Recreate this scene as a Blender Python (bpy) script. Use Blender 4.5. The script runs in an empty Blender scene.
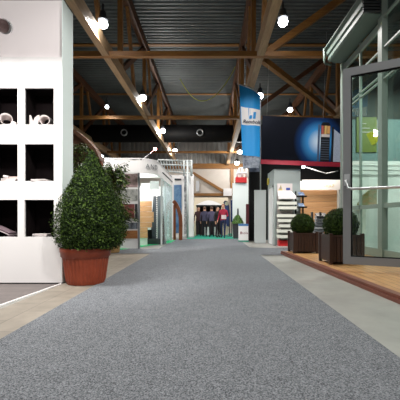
import bpy, bmesh, math, random
from mathutils import Vector, Matrix
random.seed(7)
C = bpy.context.scene.collection
PI = math.pi
EYE, F = 0.9, 340.0

# ------------------------------------------------------------------ helpers
def W(px, py, d):
    """measured point of the photograph at distance d -> world"""
    return Vector(((px-211)*d/F, d, EYE+(219-py)*d/F))
def X(px, d): return (px-211)*d/F
def Z(py, d): return EYE+(219-py)*d/F
def lin(c):
    return tuple((v/255/12.92 if v/255 <= .04045 else ((v/255+.055)/1.055)**2.4) for v in c)

MATS = {}
def mat(name, c, rough=.6, metal=0, emit=None, es=0, noise=0, nscale=8, c2=None, stretch=None, bump=0, spec=.5):
    if name in MATS: return MATS[name]
    m = bpy.data.materials.new(name); m.use_nodes = True
    nt = m.node_tree; b = nt.nodes['Principled BSDF']
    b.inputs['Roughness'].default_value = rough; b.inputs['Metallic'].default_value = metal
    b.inputs['Specular IOR Level'].default_value = spec
    base = (*lin(c), 1)
    b.inputs['Base Color'].default_value = base
    if c2 is not None or bump:
        tc = nt.nodes.new('ShaderNodeTexCoord'); mp = nt.nodes.new('ShaderNodeMapping')
        nt.links.new(tc.outputs['Object'], mp.inputs[0])
        if stretch: mp.inputs['Scale'].default_value = stretch
        nz = nt.nodes.new('ShaderNodeTexNoise'); nz.inputs['Scale'].default_value = nscale
        nz.inputs['Detail'].default_value = 5; nz.inputs['Roughness'].default_value = .65
        nt.links.new(mp.outputs[0], nz.inputs['Vector'])
        if c2 is not None:
            r = nt.nodes.new('ShaderNodeValToRGB')
            r.color_ramp.elements[0].position = .35; r.color_ramp.elements[1].position = .66
            r.color_ramp.elements[0].color = base; r.color_ramp.elements[1].color = (*lin(c2), 1)
            nt.links.new(nz.outputs['Fac'], r.inputs[0]); nt.links.new(r.outputs[0], b.inputs['Base Color'])
        if bump:
            bp = nt.nodes.new('ShaderNodeBump'); bp.inputs['Strength'].default_value = bump; bp.inputs['Distance'].default_value = .02
            nt.links.new(nz.outputs['Fac'], bp.inputs['Height']); nt.links.new(bp.outputs[0], b.inputs['Normal'])
    if emit is not None:
        b.inputs['Emission Color'].default_value = (*lin(emit), 1); b.inputs['Emission Strength'].default_value = es
    MATS[name] = m
    return m

class MB:
    def __init__(s): s.bm = bmesh.new(); s.mi = 0
    def _t(s, n0):
        s.bm.faces.ensure_lookup_table()
        for f in s.bm.faces[n0:]: f.material_index = s.mi
        return s
    def poly(s, pts):
        n0 = len(s.bm.faces); s.bm.faces.new([s.bm.verts.new(p) for p in pts]); return s._t(n0)
    def hexa(s, p):
        n0 = len(s.bm.faces); v = [s.bm.verts.new(q) for q in p]
        for f in ((0,3,2,1),(4,5,6,7),(0,1,5,4),(1,2,6,5),(2,3,7,6),(3,0,4,7)): s.bm.faces.new([v[i] for i in f])
        return s._t(n0)
    def box(s, x0, x1, y0, y1, z0, z1):
        return s.hexa([(x0,y0,z0),(x1,y0,z0),(x1,y1,z0),(x0,y1,z0),(x0,y0,z1),(x1,y0,z1),(x1,y1,z1),(x0,y1,z1)])
    def bar(s, a, b, w, h, up=(0,0,1)):
        a, b = Vector(a), Vector(b); d = (b-a).normalized(); up = Vector(up)
        if abs(d.dot(up)) > .98: up = Vector((0,1,0))
        r = d.cross(up).normalized(); u = r.cross(d)
        r *= w/2; u *= h/2
        return s.hexa([a-r-u, a+r-u, b+r-u, b-r-u, a-r+u, a+r+u, b+r+u, b-r+u])
    def tube(s, pts, r, n=8, cap=True):
        n0 = len(s.bm.faces); pts = [Vector(p) for p in pts]; rings = []
        rr = r if isinstance(r, (list, tuple)) else [r]*len(pts)
        for i, p in enumerate(pts):
            d = (pts[min(i+1, len(pts)-1)]-pts[max(i-1, 0)]).normalized()
            u = Vector((0,0,1)) if abs(d.z) < .95 else Vector((0,1,0))
            a = d.cross(u).normalized(); b = a.cross(d)
            rings.append([s.bm.verts.new(p+(a*math.cos(2*PI*k/n)+b*math.sin(2*PI*k/n))*rr[i]) for k in range(n)])
        for A, B in zip(rings, rings[1:]):
            for k in range(n):
                f = s.bm.faces.new((A[k], A[(k+1)%n], B[(k+1)%n], B[k])); f.smooth = True
        if cap:
            s.bm.faces.new(rings[0]); s.bm.faces.new(rings[-1][::-1])
        return s._t(n0)
    def lathe(s, prof, n=32, c=(0,0,0), flute=None):
        n0 = len(s.bm.faces); c = Vector(c); rings = []
        for r, z in prof:
            ring = []
            for k in range(n):
                q = r
                if flute and flute[0] < z < flute[1]: q += flute[2]*(1 if k % 2 else -1)
                ring.append(s.bm.verts.new(c+Vector((q*math.cos(2*PI*k/n), q*math.sin(2*PI*k/n), z))))
            rings.append(ring)
        for A, B in zip(rings, rings[1:]):
            for k in range(n):
                f = s.bm.faces.new((A[k], A[(k+1)%n], B[(k+1)%n], B[k])); f.smooth = not flute
        if prof[0][0] > 1e-4: s.bm.faces.new(rings[0][::-1])
        if prof[-1][0] > 1e-4: s.bm.faces.new(rings[-1])
        return s._t(n0)
    def prism(s, pts, v):
        """extrude a planar outline by vector v"""
        n0 = len(s.bm.faces); v = Vector(v); A = [s.bm.verts.new(p) for p in pts]; B = [s.bm.verts.new(Vector(p)+v) for p in pts]
        s.bm.faces.new(A); s.bm.faces.new(B[::-1])
        for k in range(len(A)):
            j = (k+1) % len(A); s.bm.faces.new((A[j], A[k], B[k], B[j]))
        return s._t(n0)
    def sphere(s, c, r, sc=(1,1,1), sub=2):
        n0 = len(s.bm.faces)
        bmesh.ops.create_icosphere(s.bm, subdivisions=sub, radius=r, matrix=Matrix.Translation(c) @ Matrix.Diagonal((*sc, 1)))
        s.bm.faces.ensure_lookup_table()
        for f in s.bm.faces[n0:]: f.smooth = True
        return s._t(n0)
    def rot(s, m):
        bmesh.ops.transform(s.bm, matrix=m, verts=s.bm.verts); return s
    def build(s, name, m, parent=None, bevel=0):
        bmesh.ops.recalc_face_normals(s.bm, faces=s.bm.faces)
        me = bpy.data.meshes.new(name); s.bm.to_mesh(me); s.bm.free()
        for q in (m if isinstance(m, (list, tuple)) else [m]): me.materials.append(q)
        o = bpy.data.objects.new(name, me); C.objects.link(o)
        if parent:
            o.parent = parent; o.matrix_parent_inverse = Matrix.Translation(parent.location).inverted() if parent.type == 'EMPTY' and parent.parent is None else Matrix()
        if bevel:
            b = o.modifiers.new('bevel', 'BEVEL'); b.width = bevel; b.segments = 2; b.limit_method = 'ANGLE'
        return o
def tag(o, label=None, cat=None, group=None, kind=None):
    if label: o['label'] = label
    if cat: o['category'] = cat
    if group: o['group'] = group
    if kind: o['kind'] = kind
    return o
def empty(name, loc, label, cat, group=None):
    o = bpy.data.objects.new(name, None); C.objects.link(o); o.location = loc; o.empty_display_size = .1
    return tag(o, label, cat, group)
def child(name, mb, m, parent, bevel=0, label=None):
    """mb is built in WORLD coordinates and hung under the parent without moving"""
    bmesh.ops.recalc_face_normals(mb.bm, faces=mb.bm.faces)
    me = bpy.data.meshes.new(name)
    org = Vector((0,0,0)); q = parent
    while q is not None: org += q.location; q = q.parent
    bmesh.ops.translate(mb.bm, vec=-org, verts=mb.bm.verts)
    mb.bm.to_mesh(me); mb.bm.free()
    for k in (m if isinstance(m, (list, tuple)) else [m]): me.materials.append(k)
    o = bpy.data.objects.new(name, me); C.objects.link(o); o.parent = parent
    if bevel:
        b = o.modifiers.new('bevel', 'BEVEL'); b.width = bevel; b.segments = 2; b.limit_method = 'ANGLE'
    if label: o['label'] = label
    return o
def dup(o, parent=None):
    c = o.copy(); C.objects.link(c); c.parent = parent
    for ch in [q for q in bpy.data.objects if q.parent == o]: dup(ch, c)
    return c
def text_mesh(name, body, size, m, parent, loc, rot, shear=0, ext=.003, align='CENTER', bold=0):
    cu = bpy.data.curves.new(name, 'FONT'); cu.body = body; cu.size = size; cu.extrude = ext; cu.align_x = align; cu.align_y = 'CENTER'; cu.shear = shear
    cu.offset = bold
    t = bpy.data.objects.new('tmp', cu); C.objects.link(t)
    dg = bpy.context.evaluated_depsgraph_get(); dg.update()
    me = bpy.data.meshes.new_from_object(t.evaluated_get(dg)); bpy.data.objects.remove(t); bpy.data.curves.remove(cu)
    me.transform(Matrix.Translation(Vector(loc)) @ rot.to_4x4())
    org = Vector((0,0,0)); q = parent
    while q is not None: org += q.location; q = q.parent
    me.transform(Matrix.Translation(-org))
    me.materials.clear(); me.materials.append(m)
    o = bpy.data.objects.new(name, me); C.objects.link(o); o.parent = parent
    return o
FRONT = Matrix.Rotation(PI/2, 3, 'X')      # text facing the camera side (-Y)

# ------------------------------------------------------------------ materials
white = mat('white_paint', (236,233,232), .55)
shaded_white = mat('upper_panel_shade', (222,214,214), .7)  # greyer white: the dimmer light above the niche unit put into the colour
mint = mat('mint_panel', (228,240,237), .5)
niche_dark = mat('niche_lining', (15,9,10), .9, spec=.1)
paper = mat('paper_white', (206,196,194), .6)
wood_chord = mat('glulam', (150,122,90), .6, c2=(176,146,110), nscale=3, stretch=(6,.6,6))
wood_dark = mat('dark_timber', (74,44,22), .6, c2=(100,60,30), nscale=3, stretch=(6,.6,6))
wood_beam = mat('orange_timber', (128,84,36), .55, c2=(158,110,52), nscale=3, stretch=(.6,6,6))
wood_web = mat('web_timber', (120,78,34), .55, c2=(150,104,50), nscale=3, stretch=(6,6,.8))
roof_m = mat('roof_sheet', (80,86,86), .5, .25, c2=(96,102,102), nscale=.7)
zinc = mat('clerestory_sheet', (160,159,156), .45, .3)
black = mat('black_matte', (10,10,11), .7, spec=.2)
dark_grey = mat('dark_grey', (52,54,57), .5)
mid_grey = mat('mid_grey', (122,125,128), .5)
light_grey = mat('light_grey', (182,188,187), .55)
cabin_grey = mat('cabin_grey', (158,168,166), .55)
alu = mat('aluminium', (186,188,190), .35, .8)
steel = mat('brushed_steel', (205,207,208), .3, .6)
green_carpet = mat('green_carpet', (22,160,98), .95, c2=(30,176,112), nscale=60)
teal_carpet = mat('teal_carpet', (16,140,116), .95, c2=(24,154,128), nscale=60)
terracotta = mat('terracotta', (132,54,27), .5, c2=(146,62,33), nscale=9)
soil = mat('soil', (40,29,22), .95)
bark = mat('bark', (78,58,40), .9)
planter_brown = mat('planter_brown', (50,30,23), .5, c2=(64,40,30), nscale=5, stretch=(8,8,.8))
leafm = [mat('box_leaf_dark', (22,36,10), .6, spec=.15), mat('box_leaf', (38,58,18), .6, spec=.15), mat('box_leaf_light', (72,96,30), .55, spec=.2)]
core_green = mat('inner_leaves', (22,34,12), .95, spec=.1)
ficus = [mat('ficus_dark', (30,48,18), .5, spec=.25), mat('ficus_mid', (54,78,28), .5, spec=.25), mat('ficus_light', (104,122,52), .5, spec=.3)]
red = mat('red_paint', (196,30,34), .5)
maroon = mat('maroon', (86,18,30), .55)
wood_light = mat('pale_timber', (206,164,118), .5, c2=(186,140,94), nscale=2.5, stretch=(.5,4,9))
wood_arch = mat('varnished_brown_timber', (128,68,36), .4, c2=(150,84,46), nscale=3, stretch=(5,5,.7))
frame_grey = mat('door_frame_grey', (118,121,123), .45)
pav_paint = mat('pavilion_paint', (140,152,144), .45)
gutter_m = mat('gutter_green_grey', (92,108,100), .5)
lamp_e = mat('lamp_glow', (255,255,255), .4, emit=(250,252,255), es=25)
lamp_r = mat('pink_lamp_glow', (255,200,190), .4, emit=(255,150,140), es=30)

def carpet_mat():
    m = bpy.data.materials.new('speckled_carpet'); m.use_nodes = True; nt = m.node_tree; b = nt.nodes['Principled BSDF']
    b.inputs['Roughness'].default_value = .97; b.inputs['Specular IOR Level'].default_value = .1
    tc = nt.nodes.new('ShaderNodeTexCoord')
    def ramp(scale, detail, c0, c1, p0, p1):
        n = nt.nodes.new('ShaderNodeTexNoise'); n.inputs['Scale'].default_value = scale; n.inputs['Detail'].default_value = detail; n.inputs['Roughness'].default_value = .75
        nt.links.new(tc.outputs['Object'], n.inputs['Vector'])
        r = nt.nodes.new('ShaderNodeValToRGB'); r.color_ramp.elements[0].position = p0; r.color_ramp.elements[1].position = p1
        r.color_ramp.elements[0].color = (*lin(c0), 1); r.color_ramp.elements[1].color = (*lin(c1), 1)
        nt.links.new(n.outputs['Fac'], r.inputs[0]); return n, r
    n1, r1 = ramp(110, 2, (42,45,49), (164,167,172), .36, .66)
    n2, r2 = ramp(7, 4, (86,89,94), (124,127,131), .3, .7)
    mx = nt.nodes.new('ShaderNodeMix'); mx.data_type = 'RGBA'; mx.inputs[0].default_value = .3
    nt.links.new(r1.outputs[0], mx.inputs[6]); nt.links.new(r2.outputs[0], mx.inputs[7]); nt.links.new(mx.outputs[2], b.inputs['Base Color'])
    bp = nt.nodes.new('ShaderNodeBump'); bp.inputs['Strength'].default_value = .6; bp.inputs['Distance'].default_value = .006
    nt.links.new(n1.outputs['Fac'], bp.inputs['Height']); nt.links.new(bp.outputs[0], b.inputs['Normal'])
    return m
carpet = carpet_mat()

def brick_mat(name, c1, c2, cm, bw, rh, mortar, rough=.6, rotz=0):
    m = bpy.data.materials.new(name); m.use_nodes = True; nt = m.node_tree; b = nt.nodes['Principled BSDF']; b.inputs['Roughness'].default_value = rough
    tc = nt.nodes.new('ShaderNodeTexCoord'); mp = nt.nodes.new('ShaderNodeMapping'); mp.inputs['Rotation'].default_value = (0,0,rotz)
    br = nt.nodes.new('ShaderNodeTexBrick'); br.inputs['Scale'].default_value = 1
    br.inputs['Color1'].default_value = (*lin(c1),1); br.inputs['Color2'].default_value = (*lin(c2),1); br.inputs['Mortar'].default_value = (*lin(cm),1)
    br.inputs['Brick Width'].default_value = bw; br.inputs['Row Height'].default_value = rh; br.inputs['Mortar Size'].default_value = mortar
    nz = nt.nodes.new('ShaderNodeTexNoise'); nz.inputs['Scale'].default_value = 6; nz.inputs['Detail'].default_value = 6
    mx = nt.nodes.new('ShaderNodeMix'); mx.data_type = 'RGBA'; mx.blend_type = 'OVERLAY'; mx.inputs[0].default_value = .35
    nt.links.new(tc.outputs['Object'], mp.inputs[0]); nt.links.new(mp.outputs[0], br.inputs['Vector']); nt.links.new(mp.outputs[0], nz.inputs['Vector'])
    nt.links.new(br.outputs['Color'], mx.inputs[6]); nt.links.new(nz.outputs['Fac'], mx.inputs[7]); nt.links.new(mx.outputs[2], b.inputs['Base Color'])
    return m
pavers = brick_mat('beige_pavers', (130,122,111), (143,134,122), (104,97,89), .6, .3, .004, .6, PI/2)
laminate = brick_mat('grey_laminate', (92,84,82), (104,95,92), (66,60,60), 1.1, .16, .003, .4)
decking = brick_mat('golden_decking', (178,130,82), (196,148,98), (116,82,52), 2.2, .12, .005, .45, PI/2)
plank_wall = mat('plank', (206,160,114), .5, c2=(188,140,96), nscale=2.2, stretch=(.6,3,8))
concrete = mat('hall_concrete', (130,129,124), .5, c2=(152,150,144), nscale=1.3, bump=.06)
deck_red = mat('red_brown_decking', (104,56,42), .5, c2=(124,70,52), nscale=3, stretch=(7,.6,7))

def glass_mat(name, tint, gl=.06):
    m = bpy.data.materials.new(name); m.use_nodes = True; nt = m.node_tree; nt.nodes.clear()
    out = nt.nodes.new('ShaderNodeOutputMaterial'); t = nt.nodes.new('ShaderNodeBsdfTransparent'); g = nt.nodes.new('ShaderNodeBsdfGlossy')
    t.inputs[0].default_value = (*lin(tint), 1); g.inputs['Roughness'].default_value = .01; g.inputs[0].default_value = (.95,1,.97,1)
    fr = nt.nodes.new('ShaderNodeLayerWeight'); fr.inputs[0].default_value = .5
    pw = nt.nodes.new('ShaderNodeMath'); pw.operation = 'POWER'; pw.inputs[1].default_value = 4.5
    mul = nt.nodes.new('ShaderNodeMath'); mul.operation = 'MULTIPLY_ADD'; mul.inputs[1].default_value = .5; mul.inputs[2].default_value = gl; mul.use_clamp = True
    mx = nt.nodes.new('ShaderNodeMixShader')
    nt.links.new(fr.outputs['Facing'], pw.inputs[0]); nt.links.new(pw.outputs[0], mul.inputs[0]); nt.links.new(mul.outputs[0], mx.inputs[0]); nt.links.new(t.outputs[0], mx.inputs[1]); nt.links.new(g.outputs[0], mx.inputs[2]); nt.links.new(mx.outputs[0], out.inputs[0])
    return m
glass = glass_mat('green_window_glass', (244,251,247), .03)
door_glass = glass_mat('door_glass', (242,249,246), .025)
booth_glass = glass_mat('pale_booth_glass', (240,248,251), .03)

# ------------------------------------------------------------------ SETTING
def struct(name, mb, m):
    o = mb.build(name, m); o['kind'] = 'structure'; return o
struct('floor', MB().box(-13,13,-2,33,-.2,0), concrete)
def corrugated(y0, y1, x0, x1, z, pitch=.25, dep=.06):
    b = MB(); n = int((y1-y0)/pitch); vs = []
    for i in range(n):
        y = y0+i*pitch
        for q, h in ((0,0),(.35,0),(.5,dep),(.85,dep)): vs.append((y+q*pitch, z+h))
    for (ya, za), (yb, zb) in zip(vs, vs[1:]): b.poly([(x0,ya,za),(x1,ya,za),(x1,yb,zb),(x0,yb,zb)])
    return b
RZ = EYE+8.72
struct('ceiling', corrugated(0, 33, -13, 13, RZ), roof_m)
def ribwall(y, x0, x1, z0, z1, pitch=.42, dep=.1):
    b = MB(); xs = []
    n = int((x1-x0)/pitch)
    for i in range(n):
        for q, h in ((0,0),(.4,0),(.5,dep),(.9,dep)): xs.append((x0+(i+q)*pitch, y-h))
    for (xa, ya), (xb, yb) in zip(xs, xs[1:]): b.poly([(xa,ya,z0),(xb,yb,z0),(xb,yb,z1),(xa,ya,z1)])
    return b
WB = 32.0
lower_wall = mat('back_wall_boards', (205,196,186), .7, c2=(216,208,198), nscale=.8)
struct('wall_back', MB().box(-13,13,WB,WB+.2,0,Z(168,WB)), lower_wall)
struct('wall_back_upper', ribwall(WB, -13, 13, Z(168,WB), RZ, .42, .17), zinc)
side_m = mat('hall_side_cladding', (62,64,66), .7)
struct('wall_left', MB().box(-13.2,-13,-2,33,0,RZ+.1), side_m)
struct('wall_right', MB().box(13,13.2,-2,33,0,RZ+.1), side_m)
tb = MB()
tb.box(-13,13,WB-.3,WB,Z(169,WB),Z(164,WB))
struct('trim_1', tb, wood_beam)
tb = MB(); tb.box(-13,13,WB-.25,WB,Z(196,WB),Z(193.4,WB)); struct('trim_2', tb, wood_beam)
br = MB(); br.bar(W(193,173,WB-.15), W(226,193,WB-.15), .25,.25); struct('trim_3', br, wood_beam)
br = MB(); br.bar(W(232,168,WB-.15), W(232,193,WB-.15), .3,.25); struct('trim_4', br, wood_beam)

# carpets and floor coverings
tag(MB().poly([(-1.56,-1,.012),(1.21,-1,.012),(1.21,15.2,.012),(-1.56,15.2,.012)]).build('aisle_carpet', carpet), 'wide speckled grey carpet running straight down the main aisle', 'carpet')
tag(MB().poly([(-1.56,8.75,.012),(-1.56,10.2,.012),(-6.5,10.6,.012),(-6.5,8.9,.012)]).build('crossing_carpet', carpet), 'narrow grey carpet strip branching left in front of the white booth', 'carpet')
tag(MB().poly([(1.21,8.4,.012),(3.6,8.4,.012),(3.6,10.1,.012),(1.21,10.6,.012)]).build('crossing_carpet', carpet), 'short grey carpet strip branching right toward the round shrub in its dark box', 'carpet')
tag(MB().poly([(-3.9,2.6,.006),(-2.27,2.6,.006),(-2.08,4.69,.006),(-3.9,4.69,.006)]).build('laminate_floor', laminate), 'dark grey laminate floor in front of the white niche wall', 'floor covering')
tag(MB().prism([(-2.275,2.6,0),(-2.247,2.6,0),(-2.047,4.68,0),(-2.072,4.68,0)], (0,0,.015)).build('edge_strip', white), 'thin white edging strip along the dark laminate floor', 'edging')
tag(MB().poly([(-2.245,-1,.005),(-1.56,-1,.005),(-1.56,8.75,.005),(-4.5,8.9,.005),(-4.5,5.1,.005),(-2.05,5.1,.005),(-2.05,4.68,.005)]).build('paver_strip', pavers), 'strip of beige pavers between the niche wall and the grey aisle carpet', 'paving')
tag(MB().poly([(-6.5,10.4,.014),(-2.6,9.85,.014),(-1.5,12.8,.014),(-1.5,14.4,.014),(-6.5,14.4,.014)]).build('booth_carpet', green_carpet), 'bright green carpet under the white booth on the left', 'carpet')
tag(MB().poly([(-1.1,15.2,.012),(1.25,15.2,.012),(1.3,21,.012),(-1.2,21,.012)]).build('stand_carpet', teal_carpet), 'teal green carpet under the people at the far stand', 'carpet')

# ------------------------------------------------------------------ ROOF TIMBER
ZL, ZU = EYE+5.0, EYE+8.25
def truss(x, label, y0=1.0):
    t = empty('roof_truss', (x,y0,ZL), label, 'roof truss', 'timber trusses running along the hall')
    child('lower_chord', MB().box(x-(.09 if x < 0 else .115),x+.115,y0,WB-.3,ZL,ZL+.4), wood_chord, t)
    child('upper_chord', MB().box(x-.12,x+.12,y0,WB-.3,ZU,ZU+.42), wood_dark, t)
    nodes = [3.4+4.4*i for i in range(7)]
    for i, d in enumerate(nodes):
        child('web_post', MB().box(x-.08,x+.08,d-.1,d+.1,ZL+.42,ZU), wood_web, t)
        if i < 6:
            child('web_diagonal', MB().bar((x,d+.15,ZL+.42), (x,d+4.25,ZU), .14, .2), wood_dark, t)
            child('web_strut', MB().bar((x,d+2.2,ZL+.42), (x,d+1.0,ZU), .12, .16), wood_web, t)
for x, l in ((-8.0,'brown timber truss farthest left, seen above the leafy plants'), (-3.25,'timber truss left of the aisle whose pale lower chord carries lamps'),
             (1.52,'timber truss right of the aisle, passing behind the blue flag'), (6.2,'timber truss farthest right, seen over the pavilion eave')):
    truss(x, l)
NM = ['nearest', 'second nearest', 'third', 'farthest']
for i, d in enumerate((10.5, 17.0, 25.8)):
    o = MB().box(-12.9,12.9,d-.08,d+.08,ZL-.005,ZL+.15).build('cross_beam', wood_beam)
    # the beam passes through the chords' notches
    tag(o, ['lower orange cross beam nearest the camera, spanning between trusses','second lower cross beam back, above the black air duct','lower cross beam behind the black air duct, before the ribbed wall'][i], 'beam', 'orange timber cross beams')
for i, d in enumerate((10.4, 17.0, 23.7, 29.6)):
    o = MB().box(-12.9,12.9,d-.1,d+.1,ZU+.42,RZ).build('purlin', wood_beam)
    tag(o, NM[i]+' slim timber purlin tight under the metal roof', 'beam', 'purlins under the roof sheet')
k = 0
BL = [('long yellowish timber brace slanting right behind the round lamp and banner', W(262,59,10.9), Vector((6.0,16.6,ZL+.12)), wood_beam),
      ('timber brace rising right from beside the big aisle lamp', Vector((1.75,10.62,ZL+.2)), Vector((6.1,10.62,ZU+.1)), wood_beam),
      ('timber brace rising right on the second cross frame, above the banner', Vector((1.75,17.2,ZL+.2)), Vector((6.1,17.2,ZU+.1)), wood_dark),
      ('far timber brace rising right on the third cross frame', Vector((1.75,26,ZL+.2)), Vector((6.1,26,ZU+.1)), wood_dark),
      ('dark timber brace on the far right frame beyond the eave', Vector((6.3,17.2,ZL+.2)), Vector((10.5,17.2,ZU+.1)), wood_dark)]
for l, a, b, m in BL:
    tag(MB().bar(a, b, .16, .2).build('timber_brace', m), l, 'brace', 'slanting timber braces')
# duct with two ring nozzles
dy = 22.9; dz = Z(134,dy)
t = empty('air_duct', (0,dy,dz), 'long black round air duct hanging across the hall', 'duct')
du = MB(); du.tube([(-12.8,dy,dz+.02),(12.8,dy,dz+.02)], .58, 20); child('duct_tube', du, black, t)
for px in (124, 200):
    r = MB(); c = W(px,132.5,dy-.62)
    r.tube([c+Vector((.19*math.cos(a*PI/10),0,.19*math.sin(a*PI/10))) for a in range(21)], .045, 6, False)
    child('ring_nozzle', r, alu, t, label='light metal ring nozzle')
# hanging cable
pts = []
for i in range(29):
    px = 180+58*i/28; py = 101-.046*(px-202)**2 if px < 202 else 101-.031*(px-202)**2
    pts.append(W(px, py, 19.5))
tag(MB().tube(pts, .022, 5).build('hanging_cable', mat('yellow_cable', (196,196,70), .5)), 'thin yellow cable sagging under the roof between the trusses', 'cable')

# ------------------------------------------------------------------ LAMPS
def light(name, kind, loc, power, size=.2, color=(1,.97,.93), rot=None, angle=160, blend=.6, shape=None):
    L = bpy.data.lights.new(name, kind); L.energy = power; L.color = color
    if kind == 'AREA':
        L.size = size
        if shape: L.shape = 'RECTANGLE'; L.size, L.size_y = shape
    else: L.shadow_soft_size = size
    if kind == 'SPOT': L.spot_size = math.radians(angle); L.spot_blend = blend
    o = bpy.data.objects.new(name, L); C.objects.link(o); o.location = loc
    if rot: o.rotation_euler = rot
    return o
def floodlight(loc, r, label, m=None, group='floodlights under the roof'):
    x, y, z = loc
    t = empty('floodlight', loc, label, 'lamp', group)
    hs = MB(); hs.lathe([(r*.35,.36),(r*.55,.33),(r*.7,.2),(r*.95,.1),(r*.9,.1),(r*.55,.16)], 16, (x,y,z)); child('housing', hs, dark_grey, t)
    ln = MB(); ln.sphere((x,y,z), r*.88, (1,1,.95), 2); child('bulb', ln, m or lamp_e, t)
    bk = MB(); bk.tube([(x,y,z+.3),(x,y,z+.55)], .03, 6); child('hanger', bk, dark_grey, t)
    return t
FL = [(103,24,9.4,.15,'large glowing lamp nearest on the left truss'), (143,98,15.2,.17,'second glowing lamp along the left truss, right of centre chord'),
      (163,131,20.9,.17,'third glowing lamp along the left truss, by the black duct'), (175,151,26.5,.2,'farthest small glowing lamp on the left truss'),
      (283,22,9.3,.15,'large glowing lamp right of the right truss, top of the picture'), (260,96,14.9,.16,'glowing lamp beside the upper edge of the blue flag'),
      (240,152,25,.18,'small glowing lamp left of the lower flag edge, before the ribbed wall'), (237,163,30,.22,'lowest glowing lamp above the red box on the far partition'),
      (290,110,16.3,.14,'glowing lamp just above the dark hanging banner'), (107,107,16.5,.10,'small dim lamp far left beside the brown upper chord')]
for px, py, d, r, l in FL:
    p = W(px,py,d); floodlight(p, r, l)
    light('flood', 'SPOT' if d < 20 else 'POINT', p+Vector((0,-.25,-.2)), 520 if d < 20 else 330, .18, angle=150)
for x, y in ((-3.0,3.4),(2.0,3.4),(-3,-1.6),(2,-1.6)):
    light('flood', 'SPOT', (x,y,6.4), 390, .2, angle=150)

# ------------------------------------------------------------------ LEFT NICHE WALL
d0 = 4.7
t = empty('niche_display_wall', (-3.0,4.85,0), 'tall white display wall with dark square niches at the left edge', 'display wall')
xr = X(62,d0); xl = -4.3
cols = [(X(-49,d0),X(-19,d0)), (X(-12,d0),X(17.6,d0)), (X(24.4,d0),X(53.8,d0))]
rows = [(Z(124.7,d0),Z(88,d0)), (Z(181,d0),Z(144,d0)), (Z(236.8,d0),Z(199.8,d0))]
fp = MB()
xs = [xl]+[v for c in cols for v in c]+[xr]
for i in range(0, len(xs), 2): fp.box(xs[i], xs[i+1], d0, d0+.05, .02, Z(57,d0))
zs = sorted([.02]+[v for r in rows for v in r]+[Z(57,d0)])
for c in cols:
    for i in range(0, len(zs), 2): fp.box(c[0], c[1], d0, d0+.05, zs[i], zs[i+1])
child('front_panel', fp, white, t)
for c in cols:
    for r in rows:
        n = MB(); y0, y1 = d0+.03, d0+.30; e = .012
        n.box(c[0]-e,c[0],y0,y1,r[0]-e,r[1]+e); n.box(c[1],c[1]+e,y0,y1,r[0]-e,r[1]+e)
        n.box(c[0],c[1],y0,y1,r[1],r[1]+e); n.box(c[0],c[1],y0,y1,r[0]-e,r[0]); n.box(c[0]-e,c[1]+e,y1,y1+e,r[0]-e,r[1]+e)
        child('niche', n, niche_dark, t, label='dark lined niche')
child('upper_panel', MB().box(xl,xr,d0+.05,d0+.1,Z(57,d0),Z(-2,d0)), shaded_white, t)
child('side_panel', MB().box(xr-.05,xr,d0+.101,X(62,d0)/X(73,1)*1.0,.02,Z(-2,d0)), mint, t)
child('side_panel', MB().box(xr-.002,xr+.004,d0+.004,d0+.1,.02,Z(-2,d0)), mint, t)
child('back_panel', MB().box(xl,xr-.05,5.03,5.06,.02,Z(-2,d0)), white, t)
child('plinth', MB().box(xl,xr-.02,d0+.02,5.03,0,.02), dark_grey, t)

# things in the niches
def sheet_curl(c, w, dp, h, seed, name, label, group=None, kind=0):
    """curled thick white sheet: a bent strip with ragged top edge"""
    rnd = random.Random(seed); b = MB(); n = 18; th = .008
    inn, out = [], []
    for i in range(n+1):
        a = (kind and .3 or -.4)+ (4.4 if kind else 3.9)*i/n
        rr = .5+.25*math.sin(a*1.3+seed)
        p = Vector((math.cos(a)*w*.5*rr*1.3, math.sin(a)*dp*.5*rr, 0)); hh = h*(.55+.45*abs(math.sin(a*1.1+seed*2)))*(.85+.15*rnd.random())
        q = p*.84
        out.append((p, hh)); inn.append((q, hh*.98))
    for (a, ha), (a2, hb), (q, hq), (q2, hr) in zip(out, out[1:], inn, inn[1:]):
        flare = 1.18
        A, B, A2, B2 = a+c, a2+c, Vector((a.x*flare,a.y*flare,ha))+c, Vector((a2.x*flare,a2.y*flare,hb))+c
        Q, R, Q2, R2 = q+c, q2+c, Vector((q.x*flare,q.y*flare,hq))+c, Vector((q2.x*flare,q2.y*flare,hr))+c
        b.hexa([A,B,R,Q,A2,B2,R2,Q2])
    bmesh.ops.remove_doubles(b.bm, verts=b.bm.verts, dist=.0005)
    return tag(b.build(name, paper), label, 'sculptural sample', group)
nb = lambda r: rows[r][0]+.001
b = MB()
def roll(c, ax, L, r0, r1, turns=1.35, th=.006):
    """open rolled sheet lying down, wider at one end"""
    c = Vector(c); ax = Vector(ax).normalized(); u = Vector((0,0,1)); s = ax.cross(u).normalized(); n = 26; b = MB(); g = []
    for i in range(n+1):
        a = 2*PI*turns*i/n; k = 1-.22*i/n
        d = s*math.cos(a)+u*math.sin(a)
        g.append((c-ax*L/2+d*r0*k, c+ax*L/2+d*r1*k, d))
    for (a, b1, da), (a2, b2, db) in zip(g, g[1:]):
        b.hexa([a,a2,b2,b1,a-da*th,a2-db*th,b2-db*th,b1-da*th])
    return b
tag(roll((X(6,4.86),4.87,nb(0)+.092), (.45,-.8,.1), .19, .075, .088).build('paper_roll', paper), 'loose white rolled sheet in the upper niche at the left edge', 'paper roll')
tag(MB().tube([(X(14.3,4.8)+.0,4.77,nb(0)+.035),(X(15.4,4.83),4.84,nb(0)+.036)], [.033,.03], 12).build('paper_roll', paper), 'short white roll lying right of the open roll, upper left niche', 'paper roll')
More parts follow.
